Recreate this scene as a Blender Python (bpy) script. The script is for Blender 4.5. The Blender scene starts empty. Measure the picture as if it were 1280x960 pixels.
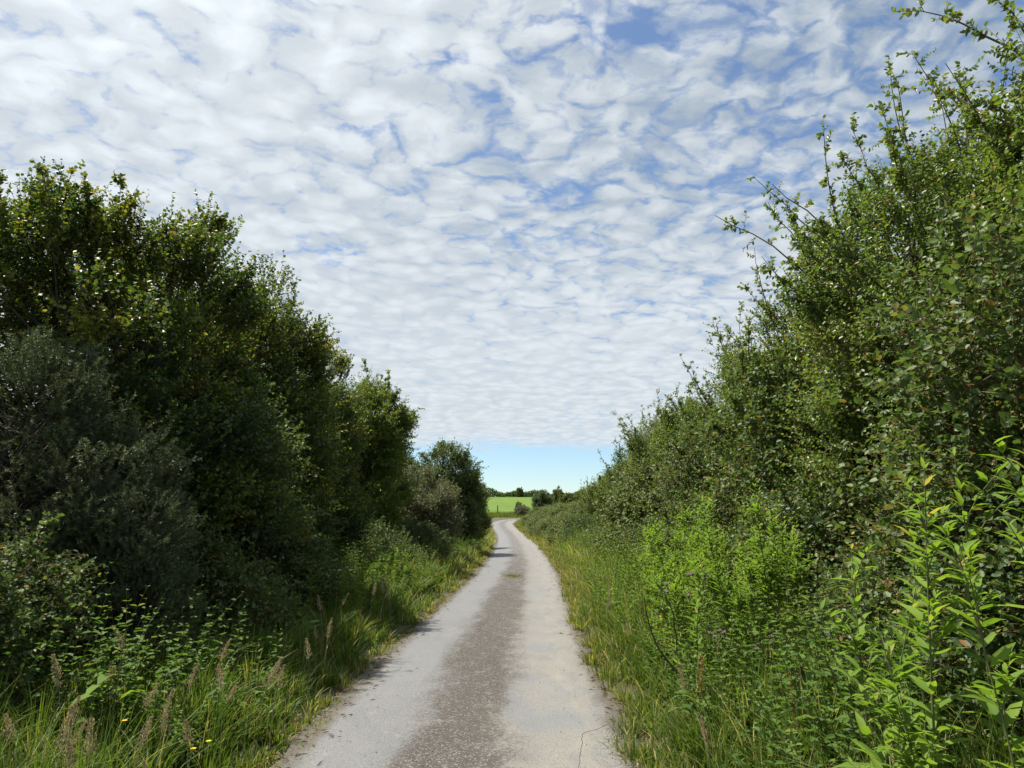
import bpy, math
import numpy as np
from mathutils import Vector

scene = bpy.context.scene
COL = scene.collection
R = math.radians
UP = np.array([0.0, 0.0, 1.0])

# ------------------------------------------------------------------ camera
CAM_H = 1.65
cam_d = bpy.data.cameras.new("camera")
cam_d.sensor_width = 36.0
cam_d.lens = 865.0 / 1280.0 * 36.0
cam_d.clip_start = 0.05
cam_d.clip_end = 20000
cam = bpy.data.objects.new("camera", cam_d)
COL.objects.link(cam)
cam.location = (0, 0, CAM_H)
cam.rotation_euler = (R(90 + 10.8), 0, 0)
scene.camera = cam

# ------------------------------------------------------------------ node helpers
class NT:
    def __init__(self, tree):
        self.t = tree
        self.n = tree.nodes
        self.l = tree.links
    def node(self, typ, **kw):
        nd = self.n.new(typ)
        for k, v in kw.items():
            setattr(nd, k, v)
        return nd
    def put(self, sock, v):
        if isinstance(v, bpy.types.NodeSocket):
            self.l.new(v, sock)
        elif v is not None:
            sock.default_value = v
    def math(self, op, a, b=None, c=None, clamp=False):
        nd = self.node("ShaderNodeMath", operation=op, use_clamp=clamp)
        self.put(nd.inputs[0], a)
        if b is not None: self.put(nd.inputs[1], b)
        if c is not None: self.put(nd.inputs[2], c)
        return nd.outputs[0]
    def vmath(self, op, a, b=None, scale=None):
        nd = self.node("ShaderNodeVectorMath", operation=op)
        self.put(nd.inputs[0], a)
        if b is not None: self.put(nd.inputs[1], b)
        if scale is not None: self.put(nd.inputs["Scale"], scale)
        return nd.outputs["Value"] if op in ("DOT_PRODUCT", "LENGTH", "DISTANCE") else nd.outputs[0]
    def smooth(self, x, a, b, lo=0.0, hi=1.0):
        nd = self.node("ShaderNodeMapRange", interpolation_type="SMOOTHSTEP")
        self.put(nd.inputs[0], x); self.put(nd.inputs[1], a); self.put(nd.inputs[2], b)
        self.put(nd.inputs[3], lo); self.put(nd.inputs[4], hi)
        return nd.outputs[0]
    def noise(self, vec, scale, detail=4, rough=0.55, dist=0.0, out=0):
        nd = self.node("ShaderNodeTexNoise")
        self.put(nd.inputs["Vector"], vec)
        nd.inputs["Scale"].default_value = scale
        nd.inputs["Detail"].default_value = detail
        nd.inputs["Roughness"].default_value = rough
        nd.inputs["Distortion"].default_value = dist
        return nd.outputs[out]
    def mix(self, fac, a, b, blend="MIX"):
        nd = self.node("ShaderNodeMix", data_type="RGBA", blend_type=blend)
        self.put(nd.inputs[0], fac)
        self.put(nd.inputs[6], a if isinstance(a, bpy.types.NodeSocket) else (*a, 1.0))
        self.put(nd.inputs[7], b if isinstance(b, bpy.types.NodeSocket) else (*b, 1.0))
        return nd.outputs[2]
    def ramp(self, fac, stops):
        nd = self.node("ShaderNodeValToRGB")
        self.put(nd.inputs[0], fac)
        e = nd.color_ramp.elements
        while len(e) > 1: e.remove(e[-1])
        e[0].position = stops[0][0]; e[0].color = (*stops[0][1], 1)
        for p, c in stops[1:]:
            el = e.new(p); el.color = (*c, 1)
        return nd.outputs[0]

# ------------------------------------------------------------------ light and sky
SUN_EL, SUN_AZ = 64.0, -60.0          # azimuth measured from +Y towards +X
sd = np.array([math.sin(R(SUN_AZ)) * math.cos(R(SUN_EL)), math.cos(R(SUN_AZ)) * math.cos(R(SUN_EL)), math.sin(R(SUN_EL))])
sun_l = bpy.data.lights.new("sun", "SUN")
sun_l.energy = 5.0
sun_l.angle = R(0.7)
sun_l.color = (1.0, 0.94, 0.83)
sun_o = bpy.data.objects.new("sun", sun_l)
COL.objects.link(sun_o)
sun_o.rotation_euler = Vector(-sd).to_track_quat("-Z", "Y").to_euler()
sun_o.location = (-20, 20, 40)

world = bpy.data.worlds.new("World")
scene.world = world
world.use_nodes = True
wt = world.node_tree
wt.nodes.clear()
W = NT(wt)
sky = W.node("ShaderNodeTexSky", sky_type="NISHITA", sun_disc=False)
sky.sun_elevation = R(SUN_EL)
sky.sun_rotation = R(SUN_AZ)
sky.altitude = 0; sky.air_density = 1.0; sky.dust_density = 0.05; sky.ozone_density = 1.0
tc = W.node("ShaderNodeTexCoord")
dirv = tc.outputs["Generated"]
sep = W.node("ShaderNodeSeparateXYZ"); W.put(sep.inputs[0], dirv)
zc = W.math("MAXIMUM", sep.outputs[2], 0.02)
inv = W.math("DIVIDE", 1.0, zc)
P0 = W.vmath("SCALE", dirv, scale=inv)            # position on the cloud deck, in deck heights
flat = W.vmath("MULTIPLY", P0, (1.0, 1.0, 0.0))
# rows of billows lie a little aslant
sepd = W.node("ShaderNodeSeparateXYZ"); W.put(sepd.inputs[0], flat)
rr = W.math("ADD", 1.0, W.math("DIVIDE", W.vmath("LENGTH", flat), 3.2))
kk = W.math("DIVIDE", W.math("MULTIPLY", W.math("LOGARITHM", rr, 2.718282), 3.2 * 1.75), W.math("MAXIMUM", W.vmath("LENGTH", flat), 0.01))
cmbd = W.node("ShaderNodeCombineXYZ")
W.put(cmbd.inputs[0], W.math("MULTIPLY", sepd.outputs[0], W.math("POWER", kk, 0.6))); W.put(cmbd.inputs[1], W.math("MULTIPLY", sepd.outputs[1], kk))
rot = W.node("ShaderNodeVectorRotate", rotation_type="Z_AXIS")
W.put(rot.inputs["Vector"], cmbd.outputs[0]); rot.inputs["Angle"].default_value = R(-14)
PR = rot.outputs[0]
wn = W.noise(PR, 2.2, 3, 0.55, out=1)
wv = W.vmath("SCALE", W.vmath("SUBTRACT", wn, (0.5, 0.5, 0.5)), scale=0.34)
wn2 = W.noise(PR, 9.0, 3, 0.6, out=1)
wv2 = W.vmath("SCALE", W.vmath("SUBTRACT", wn2, (0.5, 0.5, 0.5)), scale=0.085)
PW = W.vmath("ADD", W.vmath("ADD", PR, wv), wv2)
def voro(vec, scale, smooth):
    v = W.node("ShaderNodeTexVoronoi", feature="SMOOTH_F1", voronoi_dimensions="2D")
    W.put(v.inputs["Vector"], vec)
    v.inputs["Scale"].default_value = scale
    v.inputs["Smoothness"].default_value = smooth
    v.inputs["Randomness"].default_value = 1.0
    return v.outputs["Distance"]
PS = W.vmath("MULTIPLY", PW, (0.92, 1.0, 1.0))
v1 = voro(PS, 8.2, 0.25)
v2 = voro(PW, 19.0, 0.3)
v0 = voro(PS, 4.1, 0.3)
cell = W.math("SUBTRACT", 1.0, W.math("MULTIPLY", v1, 1.35))
cell2 = W.math("SUBTRACT", 1.0, W.math("MULTIPLY", v2, 1.35))
big = W.noise(PR, 0.8, 4, 0.55)
wisp = W.noise(W.vmath("MULTIPLY", PW, (0.6, 1.9, 1)), 11, 9, 0.7, 0.9)
fbm = W.noise(PW, 6.0, 10, 0.68)
fine = W.noise(PW, 26.0, 7, 0.68)
cell0 = W.math("SUBTRACT", 1.0, W.math("MULTIPLY", v0, 1.35))
ve = W.node("ShaderNodeTexVoronoi", feature="DISTANCE_TO_EDGE", voronoi_dimensions="2D")
W.put(ve.inputs["Vector"], W.vmath("ADD", PS, W.vmath("SCALE", W.vmath("SUBTRACT", W.noise(PR, 16.0, 5, 0.65, out=1), (0.5, 0.5, 0.5)), scale=0.11)))
ve.inputs["Scale"].default_value = 6.6
crack = W.smooth(ve.outputs["Distance"], 0.0, 0.24)
d = W.math("MULTIPLY", cell, 0.24)
d = W.math("ADD", d, W.math("MULTIPLY", crack, 0.26))
d = W.math("ADD", d, W.math("MULTIPLY", cell0, 0.16))
d = W.math("ADD", d, W.math("MULTIPLY", cell2, 0.22))
d = W.math("ADD", d, W.math("MULTIPLY", fbm, 0.80))
d = W.math("ADD", d, W.math("MULTIPLY", big, 0.85))
d = W.math("ADD", d, W.math("MULTIPLY", W.math("SUBTRACT", wisp, .5), 0.42))
d = W.math("ADD", d, W.math("MULTIPLY", fine, 0.20))
# clear lanes in the deck: (x, y, rx, ry, strength) on the deck
def lane(x, y, rx, ry, s):
    q = W.vmath("MULTIPLY", W.vmath("SUBTRACT", W.vmath("ADD", flat, wv), (x, y, 0)), (1 / rx, 1 / ry, 0))
    r = W.vmath("LENGTH", q)
    return W.smooth(r, 0.0, 1.1, s * 1.25, 0.0)
LANES = [(0.16, 2.02, 0.26, 0.16, 0.30), (-0.40, 1.68, 0.22, 0.12, 0.24), (0.28, 1.30, 0.30, 0.12, 0.34),
         (-0.68, 2.55, 0.22, 0.30, 0.26), (0.72, 1.95, 0.28, 0.14, 0.2), (-0.14, 1.42, 0.16, 0.1, 0.2),
         (0.10, 2.4, 0.5, 0.2, 0.12), (-0.9, 3.9, 0.5, 0.5, 0.15), (0.75, 3.4, 0.4, 0.4, 0.13), (-0.75, 5.2, 0.7, 0.6, 0.12)]
for ln in LANES:
    d = W.math("SUBTRACT", d, lane(*ln))
# thinner towards the right, denser to the left
sepf = W.node("ShaderNodeSeparateXYZ"); W.put(sepf.inputs[0], flat)
d = W.math("ADD", d, W.smooth(sepf.outputs[0], -0.9, 0.8, 0.12, -0.11))
d = W.math("ADD", d, W.smooth(sepf.outputs[1], 1.5, 5.0, -0.03, 0.16))
cov = W.smooth(d, 0.70, 1.36, 0.12, 1.0)
# the deck ends far off, a low band of clear sky below it
edge = W.math("ADD", sepf.outputs[1], W.math("MULTIPLY", W.math("SUBTRACT", W.noise(PR, 1.6, 7, 0.7), 0.5), 6.5))
cov = W.math("MULTIPLY", cov, W.smooth(edge, 8.2, 11.4, 1.0, 0.0))
cov = W.math("MULTIPLY", cov, 0.97)
# brightness of the cloud itself: bright crests, greyer thick bellies, brighter towards the sun
sdot = W.vmath("DOT_PRODUCT", W.vmath("NORMALIZE", dirv), tuple(sd))
glow = W.smooth(sdot, 0.5, 1.0, 0.0, 0.5)
relief = W.math("ADD", W.math("ADD", W.math("MULTIPLY", cell, 0.3), W.math("MULTIPLY", cell0, 0.2)), W.math("MULTIPLY", fbm, 0.6))
br = W.smooth(relief, 0.30, 0.85, W.smooth(sepf.outputs[1], 1.2, 4.0, 0.68, 0.86), 1.04)
br = W.math("MULTIPLY", br, W.smooth(sepf.outputs[1], 1.1, 3.2, 0.86, 1.0))
br = W.math("ADD", br, glow)
ccol = W.vmath("SCALE", W.mix(W.smooth(br, 0.5, 1.0), (0.76, 0.92, 1.09), (0.925, 0.995, 1.05)), scale=W.math("MULTIPLY", br, 4.45))
skyc = W.mix(1.0, sky.outputs[0], (0.58, 0.67, 0.76), "MULTIPLY")
final = W.mix(cov, skyc, ccol)
bg = W.node("ShaderNodeBackground")
W.put(bg.inputs[0], final)
bg.inputs[1].default_value = 0.1
out = W.node("ShaderNodeOutputWorld")
W.l.new(bg.outputs[0], out.inputs[0])

# ------------------------------------------------------------------ materials
def new_mat(name):
    m = bpy.data.materials.new(name)
    m.use_nodes = True
    m.node_tree.nodes.clear()
    t = NT(m.node_tree)
    o = t.node("ShaderNodeOutputMaterial")
    return m, t, o

def leaf_mat(name, stops, trans=0.38, rough=0.45, spec=0.35, warm=(1.25, 1.3, 0.55)):
    m, t, o = new_mat(name)
    at = t.node("ShaderNodeAttribute", attribute_name="tone")
    c = t.ramp(at.outputs["Fac"], stops)
    p = t.node("ShaderNodeBsdfPrincipled")
    t.put(p.inputs["Base Color"], c)
    p.inputs["Roughness"].default_value = rough
    p.inputs["Specular IOR Level"].default_value = spec
    tr = t.node("ShaderNodeBsdfTranslucent")
    t.put(tr.inputs[0], t.mix(1.0, c, warm, "MULTIPLY"))
    mx = t.node("ShaderNodeMixShader")
    mx.inputs[0].default_value = trans
    t.l.new(p.outputs[0], mx.inputs[1]); t.l.new(tr.outputs[0], mx.inputs[2])
    t.l.new(mx.outputs[0], o.inputs[0])
    return m

def plain_mat(name, a, b, scale=8, rough=0.8, bump=0.0, spec=0.3):
    m, t, o = new_mat(name)
    g = t.node("ShaderNodeNewGeometry")
    f = t.noise(g.outputs["Position"], scale, 5, 0.6)
    c = t.mix(t.smooth(f, 0.3, 0.7), a, b)
    p = t.node("ShaderNodeBsdfPrincipled")
    t.put(p.inputs["Base Color"], c)
    p.inputs["Roughness"].default_value = rough
    p.inputs["Specular IOR Level"].default_value = spec
    if bump:
        bn = t.node("ShaderNodeBump"); bn.inputs["Strength"].default_value = bump; bn.inputs["Distance"].default_value = 0.02
        t.put(bn.inputs["Height"], f); t.l.new(bn.outputs[0], p.inputs["Normal"])
    t.l.new(p.outputs[0], o.inputs[0])
    return m

M = {}
M["hawthorn"] = leaf_mat("hawthorn_leaf", [(0, (.024, .052, .022)), (.4, (.06, .105, .026)), (.62, (.15, .185, .028)), (.85, (.26, .245, .038)), (1, (.19, .12, .06))], trans=0.42)
M["thorn"] = leaf_mat("blackthorn_leaf", [(0, (.055, .105, .03)), (.42, (.115, .18, .042)), (.72, (.18, .24, .058)), (.88, (.2, .21, .06)), (.93, (.23, .11, .06)), (1, (.22, .13, .075))], trans=0.4, spec=.42, rough=.42)
M["sallow"] = leaf_mat("sallow_leaf", [(0, (.055, .1, .022)), (.45, (.115, .17, .032)), (.8, (.18, .21, .04)), (1, (.24, .24, .06))], trans=0.45)
M["greywillow"] = leaf_mat("grey_willow_leaf", [(0, (.07, .09, .045)), (.5, (.15, .165, .09)), (.8, (.22, .225, .13)), (1, (.26, .24, .16))], trans=0.28, rough=0.6)
M["dark"] = leaf_mat("elder_leaf", [(0, (.034, .066, .022)), (.5, (.075, .118, .034)), (.85, (.14, .17, .045)), (1, (.17, .16, .05))], trans=0.32)
M["gorse"] = leaf_mat("gorse_spine", [(0, (.04, .068, .03)), (.5, (.085, .122, .05)), (.85, (.15, .18, .09)), (1, (.2, .16, .1))], trans=0.15, rough=0.6)
M["bramble"] = leaf_mat("bramble_leaf", [(0, (.035, .064, .022)), (.5, (.082, .135, .042)), (.8, (.14, .19, .065)), (.92, (.2, .2, .06)), (1, (.22, .12, .05))], trans=0.36, rough=0.5, spec=0.28)
M["bank"] = leaf_mat("bank_leaf", [(0, (.06, .09, .035)), (.5, (.12, .16, .06)), (.85, (.18, .21, .09)), (1, (.24, .2, .1))], trans=0.36, rough=0.6, spec=0.2)
M["herb"] = leaf_mat("willowherb_leaf", [(0, (.08, .15, .025)), (.5, (.15, .245, .036)), (.85, (.205, .295, .05)), (.95, (.27, .31, .07)), (1, (.34, .3, .09))], trans=0.48, rough=0.62, spec=.14)
M["nettle"] = leaf_mat("nettle_leaf", [(0, (.04, .085, .02)), (.5, (.085, .155, .03)), (.85, (.14, .21, .042)), (1, (.22, .22, .06))], trans=0.42, rough=0.6, spec=.2)
M["grass"] = leaf_mat("grass_blade", [(0, (.042, .085, .016)), (.4, (.092, .152, .026)), (.62, (.165, .21, .042)), (.78, (.255, .245, .085)), (.9, (.36, .3, .15)), (1, (.44, .36, .2))], trans=0.42, rough=0.5, spec=.25)
M["seed"] = leaf_mat("grass_seed", [(0, (.22, .16, .12)), (.5, (.38, .29, .23)), (1, (.5, .43, .34))], trans=0.3, rough=0.7)
M["rust"] = leaf_mat("dock_seed", [(0, (.16, .06, .02)), (.5, (.3, .12, .03)), (1, (.42, .22, .06))], trans=0.25, rough=0.7)
M["purple"] = leaf_mat("thistle_floret", [(0, (.28, .16, .34)), (1, (.5, .36, .55))], trans=0.3, rough=0.7)
M["yellow"] = leaf_mat("yellow_petal", [(0, (.7, .5, .01)), (1, (.8, .6, .02))], trans=0.2, rough=0.6)
M["white"] = leaf_mat("cream_petal", [(0, (.6, .58, .45)), (1, (.75, .74, .6))], trans=0.3, rough=0.7)
M["pink"] = leaf_mat("pink_petal", [(0, (.5, .25, .22)), (1, (.7, .5, .42))], trans=0.3, rough=0.7)
M["dead"] = leaf_mat("dead_leaf", [(0, (.10, .06, .035)), (.6, (.22, .15, .09)), (1, (.36, .28, .18))], trans=0.15, rough=0.8)
M["bark"] = plain_mat("bark", (.045, .035, .028), (.10, .085, .07), 14, 0.9, 0.6)
M["twig"] = plain_mat("twig_bark", (.05, .035, .025), (.11, .08, .06), 20, 0.8)
M["stem"] = plain_mat("green_stem", (.08, .11, .035), (.13, .13, .05), 12, 0.6)
M["redstem"] = plain_mat("brown_stem", (.12, .07, .035), (.2, .12, .06), 12, 0.7)
M["post"] = plain_mat("weathered_post", (.12, .10, .085), (.22, .2, .17), 9, 0.9, 0.5)
M["wire"] = plain_mat("galvanised_wire", (.2, .2, .2), (.3, .3, .3), 9, 0.5)
M["stone"] = plain_mat("stone_chips", (.16, .14, .125), (.38, .35, .31), 60, 0.85)

# ------------------------------------------------------------------ object helpers
def tag(o, label=None, cat=None, group=None, kind=None):
    if label: o["label"] = label
    if cat: o["category"] = cat
    if group: o["group"] = group
    if kind: o["kind"] = kind
    return o

def link(name, mesh, mat=None, parent=None):
    o = bpy.data.objects.new(name, mesh)
    COL.objects.link(o)
    if mat is not None and len(mesh.materials) == 0:
        mesh.materials.append(mat)
    if parent is not None:
        o.parent = parent
    return o

def place(model, name, label, cat, loc, rz=0.0, s=1.0, group=None, tilt=(0, 0)):
    """an Empty at the base of the thing, its parts as children (they may share mesh data)"""
    e = bpy.data.objects.new(name, None)
    COL.objects.link(e)
    e.empty_display_size = 0.2
    e.location = loc
    e.rotation_euler = (tilt[0], tilt[1], rz)
    e.scale = (s, s, s) if not isinstance(s, tuple) else s
    tag(e, label, cat, group, "thing")
    for pn, me in model:
        link(pn, me, None, e)
    return e

# ------------------------------------------------------------------ numpy mesh building
class MB:
    """collects blocks of vertices, tris, quads and a per-face tone"""
    def __init__(self):
        self.v = []; self.f3 = []; self.f4 = []; self.t3 = []; self.t4 = []; self.n = 0
    def add(self, v, f3=None, f4=None, t3=None, t4=None):
        v = np.asarray(v, dtype=np.float32).reshape(-1, 3)
        if f3 is not None and len(f3):
            self.f3.append(np.asarray(f3) + self.n)
            self.t3.append(np.full(len(f3), 0.5) if t3 is None else t3)
        if f4 is not None and len(f4):
            self.f4.append(np.asarray(f4) + self.n)
            self.t4.append(np.full(len(f4), 0.5) if t4 is None else t4)
        self.v.append(v); self.n += len(v)
    def mesh(self, name, mat=None, smooth=False):
        v = np.concatenate(self.v) if self.v else np.zeros((0, 3), np.float32)
        f3 = np.concatenate(self.f3) if self.f3 else np.zeros((0, 3), int)
        f4 = np.concatenate(self.f4) if self.f4 else np.zeros((0, 4), int)
        t = np.concatenate(self.t3 + self.t4) if (self.t3 or self.t4) else np.zeros(0)
        me = bpy.data.meshes.new(name)
        me.vertices.add(len(v)); me.vertices.foreach_set("co", v.ravel())
        loops = np.concatenate([f3.ravel(), f4.ravel()]).astype(np.int32)
        me.loops.add(len(loops)); me.loops.foreach_set("vertex_index", loops)
        tot = np.concatenate([np.full(len(f3), 3), np.full(len(f4), 4)]).astype(np.int32)
        st = np.concatenate([[0], np.cumsum(tot)[:-1]]).astype(np.int32) if len(tot) else np.zeros(0, np.int32)
        me.polygons.add(len(tot))
        me.polygons.foreach_set("loop_start", st)
        me.polygons.foreach_set("loop_total", tot)
        if smooth: me.polygons.foreach_set("use_smooth", np.ones(len(tot), bool))
        a = me.attributes.new("tone", "FLOAT", "FACE")
        a.data.foreach_set("value", np.clip(t, 0, 1).astype(np.float32))
        me.update(calc_edges=True)
        if mat: me.materials.append(mat)
        return me

def nrm(a):
    return a / np.maximum(np.linalg.norm(a, axis=-1, keepdims=True), 1e-9)

# leaf templates: vertices (along, across, off the plane), faces
TPL = {
    "leaf6": (np.array([(0, 0, 0), (.28, -.46, .10), (.68, -.38, .05), (1, 0, -.10), (.68, .38, .05), (.28, .46, .10)]), [], [(0, 1, 2, 3), (0, 3, 4, 5)]),
    "leaf4": (np.array([(0, 0, 0), (.42, -.5, .08), (1, 0, -.08), (.42, .5, .08)]), [(0, 1, 2), (0, 2, 3)], []),
    "needle": (np.array([(0, -.5, 0), (0, .5, 0), (1, 0, 0)]), [(0, 1, 2)], []),
    "lance": (np.array([(0, 0, 0), (.28, -.46, .06), (.28, 0, .02), (.28, .46, .06), (.64, -.36, .03), (.64, 0, -.01), (.64, .36, .03), (1, 0, -.12)]),
              [(0, 1, 2), (0, 2, 3), (4, 7, 5), (5, 7, 6)], [(1, 4, 5, 2), (2, 5, 6, 3)]),
    "broad": (np.array([(0, 0, 0), (.1, -.34, .10), (.12, 0, .02), (.1, .34, .10), (.36, -.52, .10), (.4, 0, .05), (.36, .5, .13), (.7, -.36, -.05), (.72, 0, -.02), (.7, .38, .0), (1, 0, -.28)]),
              [(0, 1, 2), (0, 2, 3), (7, 10, 8), (8, 10, 9)], [(1, 4, 5, 2), (2, 5, 6, 3), (4, 7, 8, 5), (5, 8, 9, 6)]),
}
def leaves(mb, P, D, N, L, Wd, tone, tpl="leaf6"):
    n = len(P)
    if n == 0: return
    T, F3, F4 = TPL[tpl]
    D = nrm(D); S = nrm(np.cross(D, N)); N2 = np.cross(S, D)
    L = np.broadcast_to(L, n)[:, None, None]; Wd = np.broadcast_to(Wd, n)[:, None, None]
    V = P[:, None, :] + L * T[None, :, 0:1] * D[:, None, :] + Wd * T[None, :, 1:2] * S[:, None, :] + L * T[None, :, 2:3] * N2[:, None, :]
    k = len(T)
    off = (np.arange(n) * k)[:, None, None]
    f3 = (off + np.array(F3)[None]).reshape(-1, 3) if F3 else None
    f4 = (off + np.array(F4)[None]).reshape(-1, 4) if F4 else None
    mb.add(V, f3, f4, np.repeat(tone, len(F3)) if F3 else None, np.repeat(tone, len(F4)) if F4 else None)

def tubes(mb, P, Rr, sides=3, rng=None):
    """P (T, m, 3) polylines, Rr (T, m) radii"""
    T, m, _ = P.shape
    tan = nrm(np.gradient(P, axis=1))
    ref = np.zeros((T, 1, 3)); ref[:, :, 0] = 0.31; ref[:, :, 1] = 0.73; ref[:, :, 2] = 0.2
    a = nrm(np.cross(tan, np.broadcast_to(ref, tan.shape))); b = np.cross(tan, a)
    ang = np.arange(sides) * 2 * math.pi / sides
    ring = a[:, :, None, :] * np.cos(ang)[None, None, :, None] + b[:, :, None, :] * np.sin(ang)[None, None, :, None]
    V = P[:, :, None, :] + Rr[:, :, None, None] * ring
    i = np.arange(m - 1)[:, None]; j = np.arange(sides)[None, :]; j2 = (j + 1) % sides
    q = np.stack([i * sides + j, i * sides + j2, (i + 1) * sides + j2, (i + 1) * sides + j], -1).reshape(-1, 4)
    f4 = ((np.arange(T) * m * sides)[:, None, None] + q[None]).reshape(-1, 4)
    mb.add(V, None, f4)

def runit(rng, n):
    return nrm(rng.normal(size=(n, 3)))

# ------------------------------------------------------------------ terrain
RC = np.array([(-.42, -8), (-.40, 0), (-.36, 4.5), (-.25, 10.3), (.02, 17), (.17, 22), (.30, 32), (.24, 45), (-.12, 60), (-.75, 70), (-1.0, 76), (-.3, 81), (2.0, 84.2), (6, 86), (12, 87), (22, 87.5), (45, 87)], float)
def catmull(p, n=12):
    q = np.vstack([2 * p[0] - p[1], p, 2 * p[-1] - p[-2]])
    o = []
    for i in range(1, len(q) - 2):
        for t in np.linspace(0, 1, n, endpoint=False):
            a, b, c, e = q[i - 1], q[i], q[i + 1], q[i + 2]
            o.append(.5 * ((2 * b) + (-a + c) * t + (2 * a - 5 * b + 4 * c - e) * t * t + (-a + 3 * b - 3 * c + e) * t ** 3))
    o.append(p[-1])
    return np.array(o)
RL = catmull(RC, 24)
seg = np.linalg.norm(np.diff(RL, axis=0), axis=1)
RS = np.concatenate([[0], np.cumsum(seg)])
HALF = 1.25
def cx(y): return np.interp(y, RC[:12, 1], RC[:12, 0])
def ss(x, a, b):
    t = np.clip((x - a) / (b - a), 0, 1); return t * t * (3 - 2 * t)
def zb(x, y):
    return np.interp(y, [-1e4, 50, 56, 62, 68, 75, 85, 100, 160, 232, 260, 400, 3000], [0, 0, .04, .14, .38, .78, 1.35, 2.0, 4.5, 7.8, 8.3, 7.0, -10])
def rdist(x, y):
    x = np.asarray(x, float); y = np.asarray(y, float)
    o = np.full(x.shape, 1e3)
    near = (np.abs(x) < 60) & (y > -20) & (y < 110)
    idx = np.where(near.ravel())[0]
    xf, yf, of = x.ravel(), y.ravel(), o.ravel()
    for k in range(0, len(idx), 4000):
        ii = idx[k:k + 4000]
        of[ii] = np.sqrt(((xf[ii][:, None] - RL[None, :, 0]) ** 2 + (yf[ii][:, None] - RL[None, :, 1]) ** 2).min(1))
    return of.reshape(x.shape)
def gz(x, y):
    x = np.asarray(x, float); y = np.asarray(y, float)
    dd = rdist(x, y) - HALF
    right = x > cx(np.clip(y, -8, 80))
    amp = np.where(right, .42 + .75 * ss(y, 30, 48), .28) * (1 - ss(y, 66, 80))
    bank = amp * ss(dd, .15, 2.6)
    bump = .03 * np.sin(x * 1.7 + y * .9) * np.sin(y * 1.3 - x * .6) * ss(dd, .2, 1.5) * (1 - ss(np.abs(y), 80, 110))
    return zb(x, y) + np.where(dd < 0.05, -.035, -.01) + bank + bump

def axis(vals, steps):
    o = []
    for (a, b), s in zip(zip(vals[:-1], vals[1:]), steps):
        o.append(np.arange(a, b, s))
    o.append([vals[-1]])
    return np.concatenate(o)
gx = axis([-3000, -300, -60, -8, 8, 60, 300, 3000], [300, 24, 2.6, .2, 2.6, 24, 300])
gy = axis([-400, -20, -8, 60, 110, 300, 4000], [38, 3, .4, 1.0, 8, 300])
GX, GY = np.meshgrid(gx, gy)
GZ = gz(GX, GY)
nx, ny = len(gx), len(gy)
ii, jj = np.meshgrid(np.arange(nx - 1), np.arange(ny - 1))
q = np.stack([jj * nx + ii, jj * nx + ii + 1, (jj + 1) * nx + ii + 1, (jj + 1) * nx + ii], -1).reshape(-1, 4)
mb = MB(); mb.add(np.stack([GX, GY, GZ], -1), None, q)
m, t, o = new_mat("verge_soil")
g = t.node("ShaderNodeNewGeometry")
n1 = t.noise(g.outputs["Position"], 1.3, 6, 0.6); n2 = t.noise(g.outputs["Position"], 24, 5, 0.65)
c = t.mix(t.smooth(n1, .35, .65), (.055, .042, .028), (.06, .075, .025))
c = t.mix(t.smooth(n2, .52, .72), c, (.15, .12, .075))
p = t.node("ShaderNodeBsdfPrincipled"); t.put(p.inputs["Base Color"], c); p.inputs["Roughness"].default_value = .95
bn = t.node("ShaderNodeBump"); bn.inputs["Distance"].default_value = .03; bn.inputs["Strength"].default_value = .7
t.put(bn.inputs["Height"], n2); t.l.new(bn.outputs[0], p.inputs["Normal"]); t.l.new(p.outputs[0], o.inputs[0])
ground = link("ground", mb.mesh("ground", m, True)); tag(ground, "earth and turf ground either side of the lane", "ground", kind="structure")

# far field, one sheet over the rising ground
fx = np.linspace(-160, 160, 41); fy = np.linspace(97, 231, 18)
FX, FY = np.meshgrid(fx, fy)
FZ = zb(FX, FY) + .05
nx2, ny2 = len(fx), len(fy)
ii, jj = np.meshgrid(np.arange(nx2 - 1), np.arange(ny2 - 1))
q2 = np.stack([jj * nx2 + ii, jj * nx2 + ii + 1, (jj + 1) * nx2 + ii + 1, (jj + 1) * nx2 + ii], -1).reshape(-1, 4)
mb = MB(); mb.add(np.stack([FX, FY, FZ], -1), None, q2)
m, t, o = new_mat("field_grass")
g = t.node("ShaderNodeNewGeometry")
st = t.vmath("MULTIPLY", g.outputs["Position"], (.25, .06, 1))
n1 = t.noise(st, 1.0, 5, 0.6); n2 = t.noise(g.outputs["Position"], 3.0, 5, 0.7)
c = t.mix(t.smooth(n1, .35, .65), (.075, .135, .02), (.10, .155, .026))
c = t.mix(t.smooth(n2, .5, .8), c, (.15, .175, .04))
p = t.node("ShaderNodeBsdfPrincipled"); t.put(p.inputs["Base Color"], c); p.inputs["Roughness"].default_value = .9
p.inputs["Specular IOR Level"].default_value = .1
t.l.new(p.outputs[0], o.inputs[0])
field = link("field", mb.mesh("field", m, True)); tag(field, "bright green pasture rising beyond the end of the lane", "field", kind="structure")

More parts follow.
